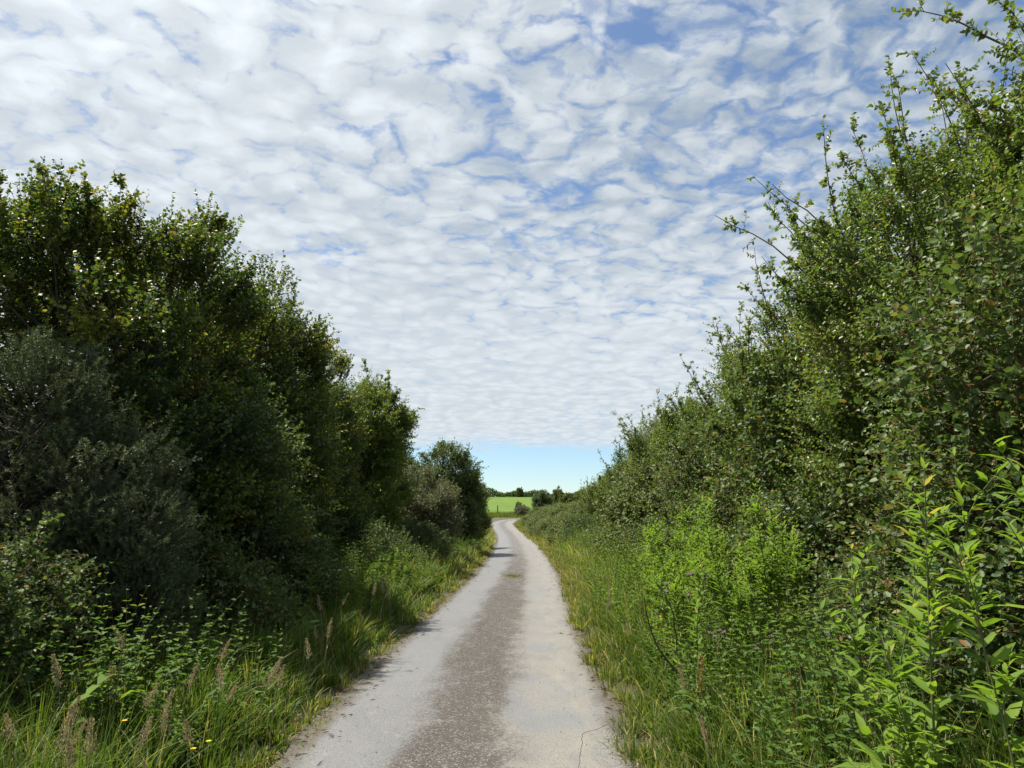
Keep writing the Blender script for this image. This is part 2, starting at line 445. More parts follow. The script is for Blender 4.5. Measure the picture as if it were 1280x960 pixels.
# road
rng = np.random.default_rng(3)
nacross = 17
tanr = nrm(np.gradient(RL, axis=0)); nor = np.stack([tanr[:, 1], -tanr[:, 0]], -1)
S2 = np.arange(0, RS[-1], .22)
cxs = np.stack([np.interp(S2, RS, RL[:, k]) for k in (0, 1)], -1)
nrs = nrm(np.stack([np.interp(S2, RS, nor[:, k]) for k in (0, 1)], -1))
def wob(s, seed):
    r = np.random.default_rng(seed); o_ = np.zeros_like(s)
    for f, a in ((.35, .05), (.9, .035), (2.3, .028), (5.1, .02), (9.7, .012)):
        o_ += a * np.sin(s * f + r.uniform(0, 6.28))
    return o_
le = -(HALF + wob(S2, 1)); re = HALF + wob(S2, 2)
u = np.linspace(0, 1, nacross)
lat = le[:, None] * (1 - u) + re[:, None] * u
PX = cxs[:, None, :] + lat[:, :, None] * nrs[:, None, :]
cam_ber = .03 * (1 - (2 * u - 1) ** 2)[None, :] + .006 * np.sin(S2[:, None] * 1.1 + u[None, :] * 9) * np.sin(u * math.pi)[None, :]
PZ = zb(PX[..., 0], PX[..., 1]) + .004 + cam_ber
ns = len(S2)
ii, jj = np.meshgrid(np.arange(nacross - 1), np.arange(ns - 1))
q = np.stack([jj * nacross + ii, jj * nacross + ii + 1, (jj + 1) * nacross + ii + 1, (jj + 1) * nacross + ii], -1).reshape(-1, 4)
mb = MB(); mb.add(np.concatenate([PX, PZ[..., None]], -1), None, q)
rme = mb.mesh("lane", None, True)
uv = rme.uv_layers.new(name="lane")
vi = np.zeros(len(rme.loops), np.int32); rme.loops.foreach_get("vertex_index", vi)
UU = np.stack([np.broadcast_to(lat, (ns, nacross)).ravel(), np.repeat(S2, nacross)], -1)[vi]   # metres across, metres along
uv.data.foreach_set("uv", UU.astype(np.float32).ravel())
m, t, o = new_mat("worn_tarmac")
uvn = t.node("ShaderNodeUVMap", uv_map="lane")
sp = t.node("ShaderNodeSeparateXYZ"); t.put(sp.inputs[0], uvn.outputs[0])
UVv = uvn.outputs[0]
wlow = t.noise(t.vmath("MULTIPLY", UVv, (1.0, .35, 1)), 1.6, 4, .6)
acr = t.math("ADD", sp.outputs[0], t.math("MULTIPLY", t.math("SUBTRACT", wlow, .5), .55))
mid_n = t.noise(t.vmath("MULTIPLY", UVv, (1, .5, 1)), 5.5, 6, .65)
grit = t.noise(UVv, 75, 4, .7)
grit2 = t.noise(UVv, 190, 3, .6)
patch = t.noise(t.vmath("MULTIPLY", UVv, (1, .6, 1)), 2.3, 5, .6)
# bleached wheel tracks; left smoother and greyer, right dusty
base = t.mix(t.smooth(acr, -.5, .5), (.150, .152, .155), (.188, .179, .163))
base = t.mix(t.smooth(patch, .45, .62, 0, .55), base, (.13, .135, .143))
base = t.mix(t.smooth(mid_n, .55, .75, 0, .5), base, (.25, .235, .21))
# loose brown grit along the crown
a0 = t.math("ABSOLUTE", t.math("SUBTRACT", acr, -.05))
strip = t.math("SUBTRACT", 1.0, t.smooth(a0, .10, .67))
strip = t.math("MULTIPLY", strip, t.smooth(t.math("ADD", t.math("MULTIPLY", mid_n, .6), t.math("MULTIPLY", t.noise(UVv, 13, 5, .7), .4)), .32, .58, .38, 1.1))
strip = t.math("MULTIPLY", strip, t.smooth(sp.outputs[1], 17, 46, 1.0, .5))
gsum = t.math("ADD", t.math("MULTIPLY", grit, .8), t.math("MULTIPLY", t.noise(UVv, 22, 6, .8), .6))
gr = t.smooth(t.math("ADD", gsum, t.math("MULTIPLY", strip, .5)), .74, 1.10)
base = t.mix(t.math("MULTIPLY", gr, .84), base, (.046, .038, .031))
vst = t.node("ShaderNodeTexVoronoi", voronoi_dimensions="2D"); t.put(vst.inputs["Vector"], UVv); vst.inputs["Scale"].default_value = 85
vsx = t.node("ShaderNodeSeparateColor"); t.put(vsx.inputs[0], vst.outputs["Color"])
base = t.mix(t.math("MULTIPLY", t.smooth(vsx.outputs[0], .78, .95), t.smooth(strip, 0, .8, .2, .5)), base, (.30, .275, .24))
base = t.mix(t.math("MULTIPLY", t.smooth(vsx.outputs[1], .82, .95), t.smooth(strip, 0, .8, .3, .8)), base, (.05, .042, .038))
# second faint dirty line near the right edge, soil at both margins
e1 = t.smooth(t.math("ABSOLUTE", t.math("SUBTRACT", acr, .82)), .0, .22, .45, 0)
base = t.mix(t.math("MULTIPLY", e1, t.smooth(mid_n, .4, .6)), base, (.24, .225, .195))
ed = t.smooth(t.math("ADD", t.math("ABSOLUTE", sp.outputs[0]), t.math("MULTIPLY", t.math("SUBTRACT", mid_n, .5), .35)), 1.02, 1.2, 0, .85)
base = t.mix(ed, base, (.066, .054, .038))
# smooth bluish repair patches in the right wheel track
def repair(c0, v0, hw, hl):
    du = t.math("DIVIDE", t.math("ABSOLUTE", t.math("SUBTRACT", acr, c0)), hw)
    dv = t.math("DIVIDE", t.math("ABSOLUTE", t.math("SUBTRACT", t.math("ADD", sp.outputs[1], t.math("MULTIPLY", mid_n, 1.1)), v0)), hl)
    return t.smooth(t.math("MAXIMUM", du, dv), .8, 1.05, 1, 0)
rep = repair(.58, 15.2, .26, 1.0)
for args in ((.62, 18.2, .2, .8), (.55, 12.7, .3, .5), (.6, 24.5, .25, 1.4), (-.75, 17, .2, 1.2)):
    rep = t.math("MAXIMUM", rep, repair(*args))
base = t.mix(t.math("MULTIPLY", t.math("MULTIPLY", rep, .6), t.smooth(patch, .35, .6)), base, (.152, .16, .17))
# aggregate speckle
sg = t.math("MULTIPLY", t.smooth(grit2, .35, .65, .78, 1.2), t.smooth(grit, .3, .7, .82, 1.16))
vs = t.node("ShaderNodeTexVoronoi", voronoi_dimensions="2D"); t.put(vs.inputs["Vector"], UVv); vs.inputs["Scale"].default_value = 62
sg = t.math("MULTIPLY", sg, t.smooth(vs.outputs["Distance"], .1, .6, 1.1, .85))
base = t.mix(1.0, base, sg, "MULTIPLY")
crk = t.node("ShaderNodeTexVoronoi", voronoi_dimensions="2D", feature="DISTANCE_TO_EDGE")
t.put(crk.inputs["Vector"], t.vmath("ADD", UVv, t.vmath("SCALE", t.noise(UVv, 4, 4, .6, out=1), scale=.35))); crk.inputs["Scale"].default_value = 1.1
ck = t.math("MULTIPLY", t.smooth(crk.outputs["Distance"], .002, .010, 1, 0), t.smooth(t.noise(UVv, .8, 2, .5), .62, .7))
base = t.mix(t.math("MULTIPLY", ck, .0), base, (.07, .06, .05))
p = t.node("ShaderNodeBsdfPrincipled"); t.put(p.inputs["Base Color"], base)
t.put(p.inputs["Roughness"], t.smooth(strip, 0, 1, .62, .9)); p.inputs["Specular IOR Level"].default_value = .35
bn = t.node("ShaderNodeBump"); bn.inputs["Distance"].default_value = .012; bn.inputs["Strength"].default_value = .6
t.put(bn.inputs["Height"], t.math("SUBTRACT", t.math("ADD", t.math("MULTIPLY", grit, t.smooth(strip, 0, 1, .35, 1.0)), t.math("MULTIPLY", grit2, .35)), 0.0))
t.l.new(bn.outputs[0], p.inputs["Normal"]); t.l.new(p.outputs[0], o.inputs[0])
road = link("road", rme, m); tag(road, "narrow worn tarmac lane with a gritty brown crown", "road", kind="structure")

# ------------------------------------------------------------------ shrubs
def shrub(key, seed, lobes, leaf, bark="twig", n_clump=120, clump_r=(.22, .45), twigs_pc=38, twig_len=(.22, .5), lpt=13,
          L=.045, Wd=.032, up=.4, inner=900, leaders=20, lead_len=(.5, 1.2), tone0=.42, tone_c=.1, tone_l=.13, red=.02, tpl="leaf6",
          spread=.75, droop=.0, trunk=True, blossom=None, trunk_r=.09, needle=0):
    rng = np.random.default_rng(seed)
    LB = np.array(lobes, float); C, Rd = LB[:, :3], LB[:, 3:6]
    area = (Rd[:, 0] * Rd[:, 1] + Rd[:, 0] * Rd[:, 2] + Rd[:, 1] * Rd[:, 2]); pw = area / area.sum()
    cc = []
    while len(cc) < n_clump:
        k = rng.choice(len(LB), p=pw); dv = runit(rng, 1)[0]
        pnt = C[k] + Rd[k] * dv * rng.uniform(.78, 1.02)
        if pnt[2] < .12: continue
        q = ((pnt - C) / Rd); r2 = np.linalg.norm(q, axis=1); r2[k] = 9
        if r2.min() < .72: continue
        cc.append(pnt)
    cc = np.array(cc)
    axis_pt = np.stack([np.zeros(len(cc)), np.zeros(len(cc)), cc[:, 2] * .55], -1)
    # each clump faces away from its nearest lobe centre
    nearest = np.argmin(np.linalg.norm((cc[:, None] - C[None]) / Rd[None], axis=2), axis=1)
    outw = nrm(cc - C[nearest]) * .6 + nrm(cc - axis_pt) * .4
    cr = rng.uniform(*clump_r, len(cc)); ct = rng.normal(0, tone_c, len(cc))
    ntw = np.maximum(6, (twigs_pc * (cr / np.mean(clump_r)) ** 2 * rng.uniform(.6, 1.3, len(cc))).astype(int))
    idx = np.repeat(np.arange(len(cc)), ntw)
    n = len(idx)
    p0 = cc[idx] + runit(rng, n) * (rng.uniform(0, 1, n) ** .5 * cr[idx])[:, None]
    d0 = nrm(outw[idx] + UP * up + runit(rng, n) * spread)
    ln = rng.uniform(*twig_len, n); tt = ct[idx]
    # inside of the bush
    if inner:
        k = rng.choice(len(LB), inner, p=pw)
        pi_ = C[k] + Rd[k] * runit(rng, inner) * (rng.uniform(.25, .8, inner))[:, None]
        pi_ = pi_[pi_[:, 2] > .1]
        p0 = np.vstack([p0, pi_]); d0 = np.vstack([d0, nrm(runit(rng, len(pi_)) + UP * .3)])
        ln = np.concatenate([ln, rng.uniform(.35, .6, len(pi_))]); tt = np.concatenate([tt, rng.normal(0, tone_c, len(pi_))])
    stems = MB(); crown = MB()
    # long leading shoots that break the outline
    if leaders:
        zz = cc[:, 2] + rng.uniform(0, 1.2, len(cc)); cand = np.argsort(-zz)[:max(leaders, len(cc) // 3)]
        li = rng.choice(cand, leaders)
        lp = cc[li] + outw[li] * .1
        ld = nrm(outw[li] * .7 + UP * .75 + runit(rng, leaders) * .35); ll = rng.uniform(*lead_len, leaders)
        mseg = 7; ts = np.linspace(0, 1, mseg)
        bend = runit(rng, leaders) * .22
        LP = lp[:, None] + ld[:, None] * (ll[:, None] * ts)[..., None] + bend[:, None] * (ll[:, None] * ts ** 2)[..., None] + rng.normal(0, .018, (leaders, mseg, 3)) * ts[None, :, None]
        tubes(stems, LP, np.linspace(.011, .003, mseg)[None] * (0.7 + .4 * ll[:, None]), 4)
        reps = 16
        tk = rng.uniform(.12, 1, (leaders, reps)); f = tk * (mseg - 1); i0 = np.clip(f.astype(int), 0, mseg - 2); fr = (f - i0)[..., None]
        a_ = np.arange(leaders)[:, None]
        sp_ = (LP[a_, i0] * (1 - fr) + LP[a_, i0 + 1] * fr).reshape(-1, 3)
        sdv = nrm(np.repeat(ld, reps, 0) * .7 + runit(rng, leaders * reps) * .9)
        p0 = np.vstack([p0, sp_]); d0 = np.vstack([d0, sdv]); ln = np.concatenate([ln, rng.uniform(.05, .24, leaders * reps)])
        tt = np.concatenate([tt, rng.normal(.08, tone_c, leaders * reps)])
    n = len(p0)
    sag = np.array([0, 0, -1.0]) * droop + runit(rng, n) * .18
    ts = np.array([0, .5, 1.0])
    TP = p0[:, None] + d0[:, None] * (ln[:, None] * ts)[..., None] + sag[:, None] * (ln[:, None] * ts ** 2)[..., None]
    tubes(stems, TP, np.array([.0035, .0025, .0012])[None] * np.ones((n, 1)), 3)
    if needle:
        m_ = needle; tk = rng.uniform(.05, 1, (n, m_))
    else:
        m_ = lpt; tk = (np.linspace(.12, 1, m_)[None] + rng.uniform(-.04, .04, (n, m_)))
    tk3 = tk[..., None]
    LPp = p0[:, None] + d0[:, None] * ln[:, None, None] * tk3 + sag[:, None] * ln[:, None, None] * tk3 ** 2
    axis_d = np.broadcast_to(d0[:, None], LPp.shape).reshape(-1, 3)
    LPp = LPp.reshape(-1, 3); nl = len(LPp)
    side = nrm(np.cross(axis_d, runit(rng, nl)))
    if needle:
        ldv = nrm(axis_d * .55 + side); nn = runit(rng, nl)
    else:
        ldv = nrm(axis_d * .55 + side * .9 + np.array([0, 0, -1.0]) * .12)
        nn = nrm(UP * .8 + runit(rng, nl) * .75)
    tone = np.repeat(tone0 + tt, m_) + rng.normal(0, tone_l, nl)
    tone = np.clip(tone, 0, .88); tone = np.where(rng.uniform(size=nl) < red, rng.uniform(.92, 1, nl), tone)
    sz = rng.uniform(.5, 1.25, nl)
    leaves(crown, LPp, ldv, nn, L * sz, Wd * sz * rng.uniform(.85, 1.15, nl), tone, tpl)
    model = []
    if trunk:
        tr = MB(); nb = 3 if trunk_r > .05 else 2
        for b in range(nb):
            a = b * 2 * math.pi / nb + rng.uniform(0, 1)
            top = np.array([math.cos(a), math.sin(a), 0]) * Rd[0, 0] * .45 + np.array([0, 0, (C[:, 2].max()) * rng.uniform(.8, 1.05)])
            ts5 = np.linspace(0, 1, 7)
            base = np.array([math.cos(a) * .12, math.sin(a) * .12, -.15])
            path = base + (top - base) * ts5[:, None] + np.concatenate([np.zeros((1, 3)), rng.normal(0, .09, (5, 3)), np.zeros((1, 3))])
            tubes(tr, path[None], np.linspace(trunk_r, trunk_r * .35, 7)[None], 7)
            mine = [i for i in range(len(cc)) if i % nb == b]
            for i in mine:
                h = np.clip(cc[i, 2] * .6 / max(top[2], .1), .08, .97); st = base + (top - base) * h
                mid = (st + cc[i]) / 2 + UP * .1 + rng.normal(0, .1, 3); q_ = ts5[:, None]
                pth = st * (1 - q_) ** 2 + 2 * mid * q_ * (1 - q_) + cc[i] * q_ ** 2
                tubes(tr, pth[None], np.linspace(.024, .006, 7)[None] * rng.uniform(.7, 1.3), 4)
        model.append(("trunk", tr.mesh(key + "_trunk", M["bark"], True)))
    model.append(("twigs", stems.mesh(key + "_twigs", M[bark])))
    model.append(("crown", crown.mesh(key + "_crown", M[leaf])))
    if blossom:
        mat, nb_ = blossom; bm_ = MB()
        for _ in range(nb_):
            i = rng.integers(len(cc)); c0 = cc[i] + outw[i] * (cr[i] + .12) + runit(rng, 1)[0] * .08
            k = 14; dv = nrm(runit(rng, k) + outw[i])
            leaves(bm_, np.repeat(c0[None], k, 0), dv, runit(rng, k), .04, .012, rng.uniform(0, 1, k), "leaf4")
        model.append(("blossom", bm_.mesh(key + "_blossom", M[mat])))
    return model

def Z(x, y): return float(gz(np.array([x]), np.array([y]))[0])

HAW_A = shrub("hawthorn_a", 11, [(0, 0, 1.9, 1.9, 1.9, 2.0), (.1, .1, 3.7, 1.75, 1.75, 1.9), (-.5, -.2, 4.7, 1.1, 1.1, 1.15), (.7, .3, 4.2, 1.1, 1.1, 1.2)], "hawthorn",
              n_clump=210, twigs_pc=46, lpt=16, L=0.053, Wd=0.04, leaders=26, blossom=("pink", 7), lead_len=(.3, .8), inner=2600, tone0=0.47, tone_c=0.16, clump_r=(.2, .5), spread=0.6)
HAW_B = shrub("hawthorn_b", 12, [(0, 0, 1.8, 1.8, 1.9, 1.9), (0, -.2, 3.5, 1.7, 1.6, 1.9), (.6, -.4, 4.5, .95, .95, 1.0), (-.3, .6, 4.0, 1.2, 1.2, 1.2)], "hawthorn",
              n_clump=200, twigs_pc=46, lpt=16, L=0.053, Wd=0.04, leaders=20, lead_len=(.3, .8), inner=2600, tone0=0.47, tone_c=0.16, clump_r=(.2, .5), spread=0.6)
THORN_A = shrub("blackthorn_a", 21, [(0, 0, 1.8, 1.85, 1.85, 1.9), (-.2, .2, 3.4, 1.7, 1.7, 1.9), (.3, -.3, 4.5, 1.15, 1.15, 1.2)], "thorn",
              n_clump=200, twigs_pc=44, lpt=15, L=0.052, Wd=0.033, leaders=64, lead_len=(.7, 1.7), red=.03, tone0=0.52, spread=0.65, inner=2400, tone_c=0.13, clump_r=(.2, .48))
THORN_B = shrub("blackthorn_b", 22, [(0, 0, 1.7, 1.8, 1.8, 1.8), (.2, .2, 3.2, 1.6, 1.7, 1.8), (-.5, .3, 4.2, 1.0, 1.1, 1.1)], "thorn",
              n_clump=195, twigs_pc=44, lpt=15, L=0.05, Wd=0.031, leaders=64, lead_len=(.6, 1.5), red=.035, tone0=0.56, spread=0.65, inner=2400, tone_c=0.13, clump_r=(.2, .48))
SALLOW = shrub("sallow", 31, [(0, 0, 1.9, 1.6, 1.6, 1.9), (.1, 0, 3.6, 1.45, 1.45, 1.6), (.6, -.2, 3.9, 1.0, 1.0, .9)], "sallow",
              n_clump=160, twigs_pc=36, lpt=13, L=.075, Wd=.036, leaders=36, lead_len=(.4, .9), tone0=.5, inner=1600)
DARKB = shrub("elder", 41, [(0, 0, 1.9, 1.7, 1.7, 1.9), (0, 0, 3.2, 1.5, 1.5, 1.45)], "dark",
              n_clump=160, twigs_pc=34, lpt=12, L=.075, Wd=.05, leaders=16, lead_len=(.3, .6), tone0=.5, inner=2200)
GREYW = shrub("grey_willow", 51, [(0, 0, 1.2, 1.25, 1.25, 1.2), (.1, 0, 1.9, .95, .95, .8)], "greywillow",
              n_clump=120, twigs_pc=30, lpt=12, L=.06, Wd=.028, leaders=18, lead_len=(.3, .6), trunk_r=.05, inner=1200)
GORSE = shrub("gorse", 61, [(0, 0, 1.2, 1.15, 1.15, 1.25), (-.3, .1, 2.3, .8, .8, .9), (.5, -.2, 1.6, .75, .8, .8)], "gorse",
              n_clump=190, clump_r=(.16, .3), twigs_pc=26, twig_len=(.13, .27), needle=52, L=0.036, Wd=0.009, leaders=0, inner=700, tpl="needle", up=.35, spread=.6, tone_c=.12, tone0=.52, red=.06, trunk_r=.05)
BRAM_A = shrub("bramble_a", 71, [(0, 0, .7, 1.05, 1.05, .85), (.3, .2, 1.2, .65, .65, .6)], "bramble",
              n_clump=90, twigs_pc=26, lpt=8, L=0.058, Wd=0.045, leaders=10, lead_len=(.3, .7), inner=250, trunk=False, droop=.25, red=.03, bark="redstem", twig_len=(.25, .5))
BRAM_B = shrub("bramble_b", 72, [(0, 0, .6, .95, 1.1, .75), (-.3, .2, 1.0, .7, .6, .6)], "bramble",
              n_clump=84, twigs_pc=26, lpt=8, L=0.055, Wd=0.042, leaders=9, lead_len=(.3, .7), inner=220, trunk=False, droop=.25, red=.05, bark="redstem", twig_len=(.25, .5), tone0=.5)

BANK_A = shrub("bank_bramble_a", 74, [(0, 0, .7, 1.05, 1.05, .85), (.3, .2, 1.2, .65, .65, .6)], "bank",
              n_clump=90, twigs_pc=24, lpt=8, L=.07, Wd=.05, leaders=8, lead_len=(.2, .5), inner=250, trunk=False, bark="redstem", tone0=.5, red=.03)
BRAM_T = shrub("bramble_t", 73, [(0, 0, .9, .75, .85, 1.0), (.1, .2, 1.9, .65, .7, .8), (.2, -.1, 2.5, .5, .5, .5)], "bramble",
              n_clump=90, twigs_pc=20, lpt=10, L=.052, Wd=.042, leaders=10, lead_len=(.3, .7), inner=300, trunk=False, droop=.25, red=.04, bark="redstem", twig_len=(.25, .5), tone0=.55)

# ---- left side of the lane
GL = "trees and shrubs of the left hedge"
LEFT = [
 (HAW_B, "hawthorn_tree", "dark hawthorn cut off by the left edge of the picture, behind the gorse", "tree", -8.0, 7.4, 2.1, .58),
 (HAW_B, "hawthorn_tree", "small dark hawthorn added to shade the verge, showing only its edge at the left picture border, beside the gorse", "tree", -5.0, 4.3, 4.4, .6),  # near end of the hedge, put in to shade the left verge
 (HAW_A, "hawthorn_tree", "tallest rounded hawthorn behind the gorse, olive topped with faded pink blossom", "tree", -5.15, 8.8, 3.5, .95),
 (HAW_B, "hawthorn_tree", "broad hawthorn just right of the tallest left one, its crown leaning towards the lane", "tree", -5.15, 12.3, .2, .97),
 (HAW_A, "hawthorn_tree", "dark hawthorn between the broad left hawthorn and the pale sallow", "tree", -5.15, 16.4, 2.9, .86),
 (SALLOW, "sallow_tree", "light yellow green sallow standing above the left hedge, feathery right side", "tree", -4.9, 21.2, .3, 1.0),
 (HAW_B, "hawthorn_tree", "hawthorn half hidden behind the light green sallow", "tree", -5.6, 26.5, 3.8, .86),
 (DARKB, "elder_bush", "big rounded dark bush beside the lane where it starts to bend", "bush", -3.05, 31.0, 1.0, .94),
 (HAW_A, "hawthorn_tree", "small crown peeping out behind the right side of the rounded dark bush", "tree", -2.5, 37.0, .9, .62),
 (GREYW, "willow_bush", "pale grey green willow bush in front of the rounded dark bush", "bush", -3.3, 24.6, .5, 1.0),
 (GORSE, "gorse_bush", "spiny grey green gorse in front of the tallest left hawthorn", "bush", -4.45, 6.7, .3, .92),
 (GORSE, "gorse_bush", "lower brownish gorse leaning out over the left verge", "bush", -3.55, 6.6, 2.4, .55),
]
for mdl, nm, lab, cat, x, y, rz, s in LEFT:
    place(mdl, nm, lab, cat, (x, y, Z(x, y) - .03), rz, s, GL)
GB = "bramble patches along the lane"
BR = [
 (BRAM_A, -4.0, 5.1, .4, .62, "dark bramble at the foot of the gorse by the left picture edge"),
 (BRAM_B, -3.5, 8.0, 1.9, .72, "bramble in deep shade under the tallest left hawthorn"),
 (BRAM_A, -3.4, 10.6, 3.1, .7, "bramble under the broad left hawthorn, behind tall nettles"),
 (BRAM_B, -3.2, 18.6, .9, .7, "bramble at the foot of the light green sallow"),
 (BRAM_A, -2.8, 21.6, 2.2, .7, "small dark bramble in front of the pale willow bush"),
 (BRAM_A, 3.25, 3.9, 1.0, .8, "shaded bramble behind the tall willowherb nearest the camera"),
 (BRAM_T, 3.4, 4.7, 5.1, 1.0, "tall bramble scrambling up the right hedge, pale rounded leaves"),
 (BRAM_T, 3.75, 9.6, 1.1, 1.1, "tall bramble climbing the third blackthorn of the right hedge"),
 (BRAM_T, 3.7, 12.9, 3.0, .9, "tall bramble climbing between the third and fourth shrubs of the right hedge"),
 (BRAM_T, -3.75, 9.6, 2.0, .95, "tall shaded bramble climbing between the two largest left hawthorns"),
 (BRAM_B, 3.4, 5.8, 2.7, .8, "bramble with reddish leaf tips behind the thistles"),
 (BRAM_A, 3.5, 8.3, 4.0, .8, "bramble behind the thick stand of willowherb"),
 (BRAM_B, 3.3, 11.2, .6, .8, "bramble just past the willowherb stand, at the hedge foot"),
 (BRAM_A, 3.1, 14.4, 5.0, .7, "bramble on the right bank, first beyond the willowherb stand with straw grass before it"),
 (BRAM_B, 3.0, 18.4, 2.0, .7, "bramble halfway along the right hedge foot"),
 (BRAM_B, 3.0, 23.4, 3.3, .75, "bramble on the right bank opposite the pale willow bush"),
 (BRAM_A, 3.0, 29.5, 1.5, .75, "bramble on the right bank opposite the rounded dark bush"),
]
for mdl, x, y, rz, s, lab in BR:
    place(mdl, "bramble_bush", lab, "bramble", (x, y, Z(x, y) - .05), rz, s, GB)
k = 0
for x, y, s in [(2.9, 34, .85), (3.3, 38, .8), (2.9, 42, .8), (3.6, 45, .9), (2.6, 47, .75), (3.2, 51, .8), (2.4, 54, .75), (3.8, 56, .9), (2.3, 60, .75), (3.2, 64, .8), (2.0, 67, .7), (2.9, 71, .75), (4.6, 49, .95), (5.0, 61, .9), (4.3, 70, .8)]:
    place(BANK_A, "bramble_bush", "low grey green bramble covering the far right bank before the bend", "bramble", (x, y, Z(x, y) - .08), k * 1.3, (s * 1.1, s * 1.3, s * .78), "brambles on the far right bank")
    k += 1

# ---- right side of the lane
GR = "trees and shrubs of the right hedge"
RIGHT = [
 (THORN_B, "blackthorn_tree", "dark blackthorn highest at the right picture edge, above the tall willowherb", "tree", 5.8, 4.9, .8, .98),
 (THORN_A, "blackthorn_tree", "blackthorn with bare leggy shoots against the sky, second along the right hedge", "tree", 5.3, 7.9, 2.2, .97),
 (THORN_B, "blackthorn_tree", "third blackthorn along the right hedge, reddish young leaves and long twigs leaning to the lane", "tree", 5.2, 10.9, 3.6, .92),
 (THORN_A, "blackthorn_tree", "fourth shrub along the right hedge, upright leafy shoots on its crest", "tree", 5.0, 14.0, 5.2, .76),
 (SALLOW, "sallow_tree", "paler sallow between blackthorns midway along the right hedge", "tree", 4.8, 17.4, 2.0, .75),
 (THORN_B, "blackthorn_tree", "blackthorn just beyond the paler sallow of the right hedge", "tree", 4.8, 21.0, 1.2, .74),
 (THORN_A, "blackthorn_tree", "right hedge blackthorn opposite the pale willow bush", "tree", 4.7, 25.0, .5, .63),
 (SALLOW, "sallow_bush", "yellow green bush on the right hedge opposite the rounded dark bush", "bush", 4.5, 29.4, 4.1, .58),
 (THORN_B, "blackthorn_bush", "low blackthorn on the right bank, last but one before the brambles", "bush", 4.5, 34, 2.6, .5),
 (THORN_A, "blackthorn_bush", "lowest blackthorn ending the right hedge before the brambles", "bush", 4.4, 38.6, 4.4, .42),
 (BANK_A, "bramble_bush", "large pale bramble mound at the foot of the right hedge past the willowherb stand", "bramble", 3.5, 16.2, 1.4, 1.15),
]
for mdl, nm, lab, cat, x, y, rz, s in RIGHT:
    place(mdl, nm, lab, cat, (x, y, Z(x, y) - .03), rz, s, GR)

# ---- far end of the lane
place(DARKB, "elder_bush", "dark leafy bush in front of the field, right of the lane's far bend", "bush", (3.9, 92, Z(3.9, 92)), .4, (.68, .68, .68))
place(HAW_A, "thorn_tree", "small windswept tree leaning right on the skyline behind the far bush", "tree", (6.2, 101, Z(6.2, 101)), 1.0, (.5, .5, .64), None, (0, .3))
place(HAW_B, "thorn_bush", "low thorn hedge bush right of the dark far bush", "bush", (8.0, 94, Z(8, 94)), 1.0, (.9, .9, .52))
place(GREYW, "willow_bush", "low grey bush on the verge at the lane's far bend", "bush", (1.3, 89.5, Z(1.3, 89.5)), 1.0, (.75, .75, .5))
place(DARKB, "elder_bush", "small upright dark shrub by the field fence at the far bend", "bush", (.9, 95, Z(.9, 95)), 2.0, (.26, .26, .36))
place(HAW_A, "field_tree", "little round tree standing in the far hedge line beyond the field", "tree", (2.6, 229, 7.6), 2.0, (.6, .6, .55))

# distant hedgerow, one mass
rng = np.random.default_rng(8)
mb = MB()
n = 46000
x = rng.uniform(-95, 130, n); hgt = 1.6 + .5 * np.sin(x * .31) + .4 * np.sin(x * .83 + 1) + 1.6 * ss(-x, -1, 9) * (1 - .5 * ss(-x, 20, 40))
zz = rng.uniform(0, 1, n) * hgt - .15; y = 234 + rng.normal(0, 1.3, n)
leaves(mb, np.stack([x, y, zb(x, y) + zz], -1), runit(rng, n), runit(rng, n), .55, .4, np.clip(rng.normal(.4, .15, n), 0, .85), "leaf4")
wood = link("distant_hedgerow", mb.mesh("distant_hedgerow", M["dark"])); tag(wood, "dark line of far trees and hedge along the top of the field", "hedgerow", kind="stuff")

# field fence
fe = bpy.data.objects.new("wire_fence", None); COL.objects.link(fe); fe.location = (0, 96.4, zb(0, 96.4))
tag(fe, "thin post and wire fence along the near edge of the green field", "fence")
pm = MB(); pts = np.stack([np.zeros(4), np.zeros(4), np.linspace(-.2, 1.25, 4)], -1)[None]; tubes(pm, pts, np.full((1, 4), .075), 7)
post_me = pm.mesh("fence_post", M["post"])
for i in range(13):
    po = link("post", post_me, None, fe); po.location = (-15 + i * 2.6, 0, 0); po.rotation_euler = (0, R(rng.uniform(-3, 3)), rng.uniform(0, 3))
wm = MB(); wx = np.linspace(-15, 16.2, 60)
for h in (.2, .45, .7, .95, 1.15):
    tubes(wm, np.stack([wx, np.full(60, -.07), h - .012 * np.abs(np.sin((wx + 15) / 2.6 * math.pi))], -1)[None], np.full((1, 60), .012), 3)
link("wire", wm.mesh("fence_wire", M["wire"]), None, fe)

# ------------------------------------------------------------------ grass
def side_x(y, dd, side):
    return cx(y) + side * (HALF + dd)

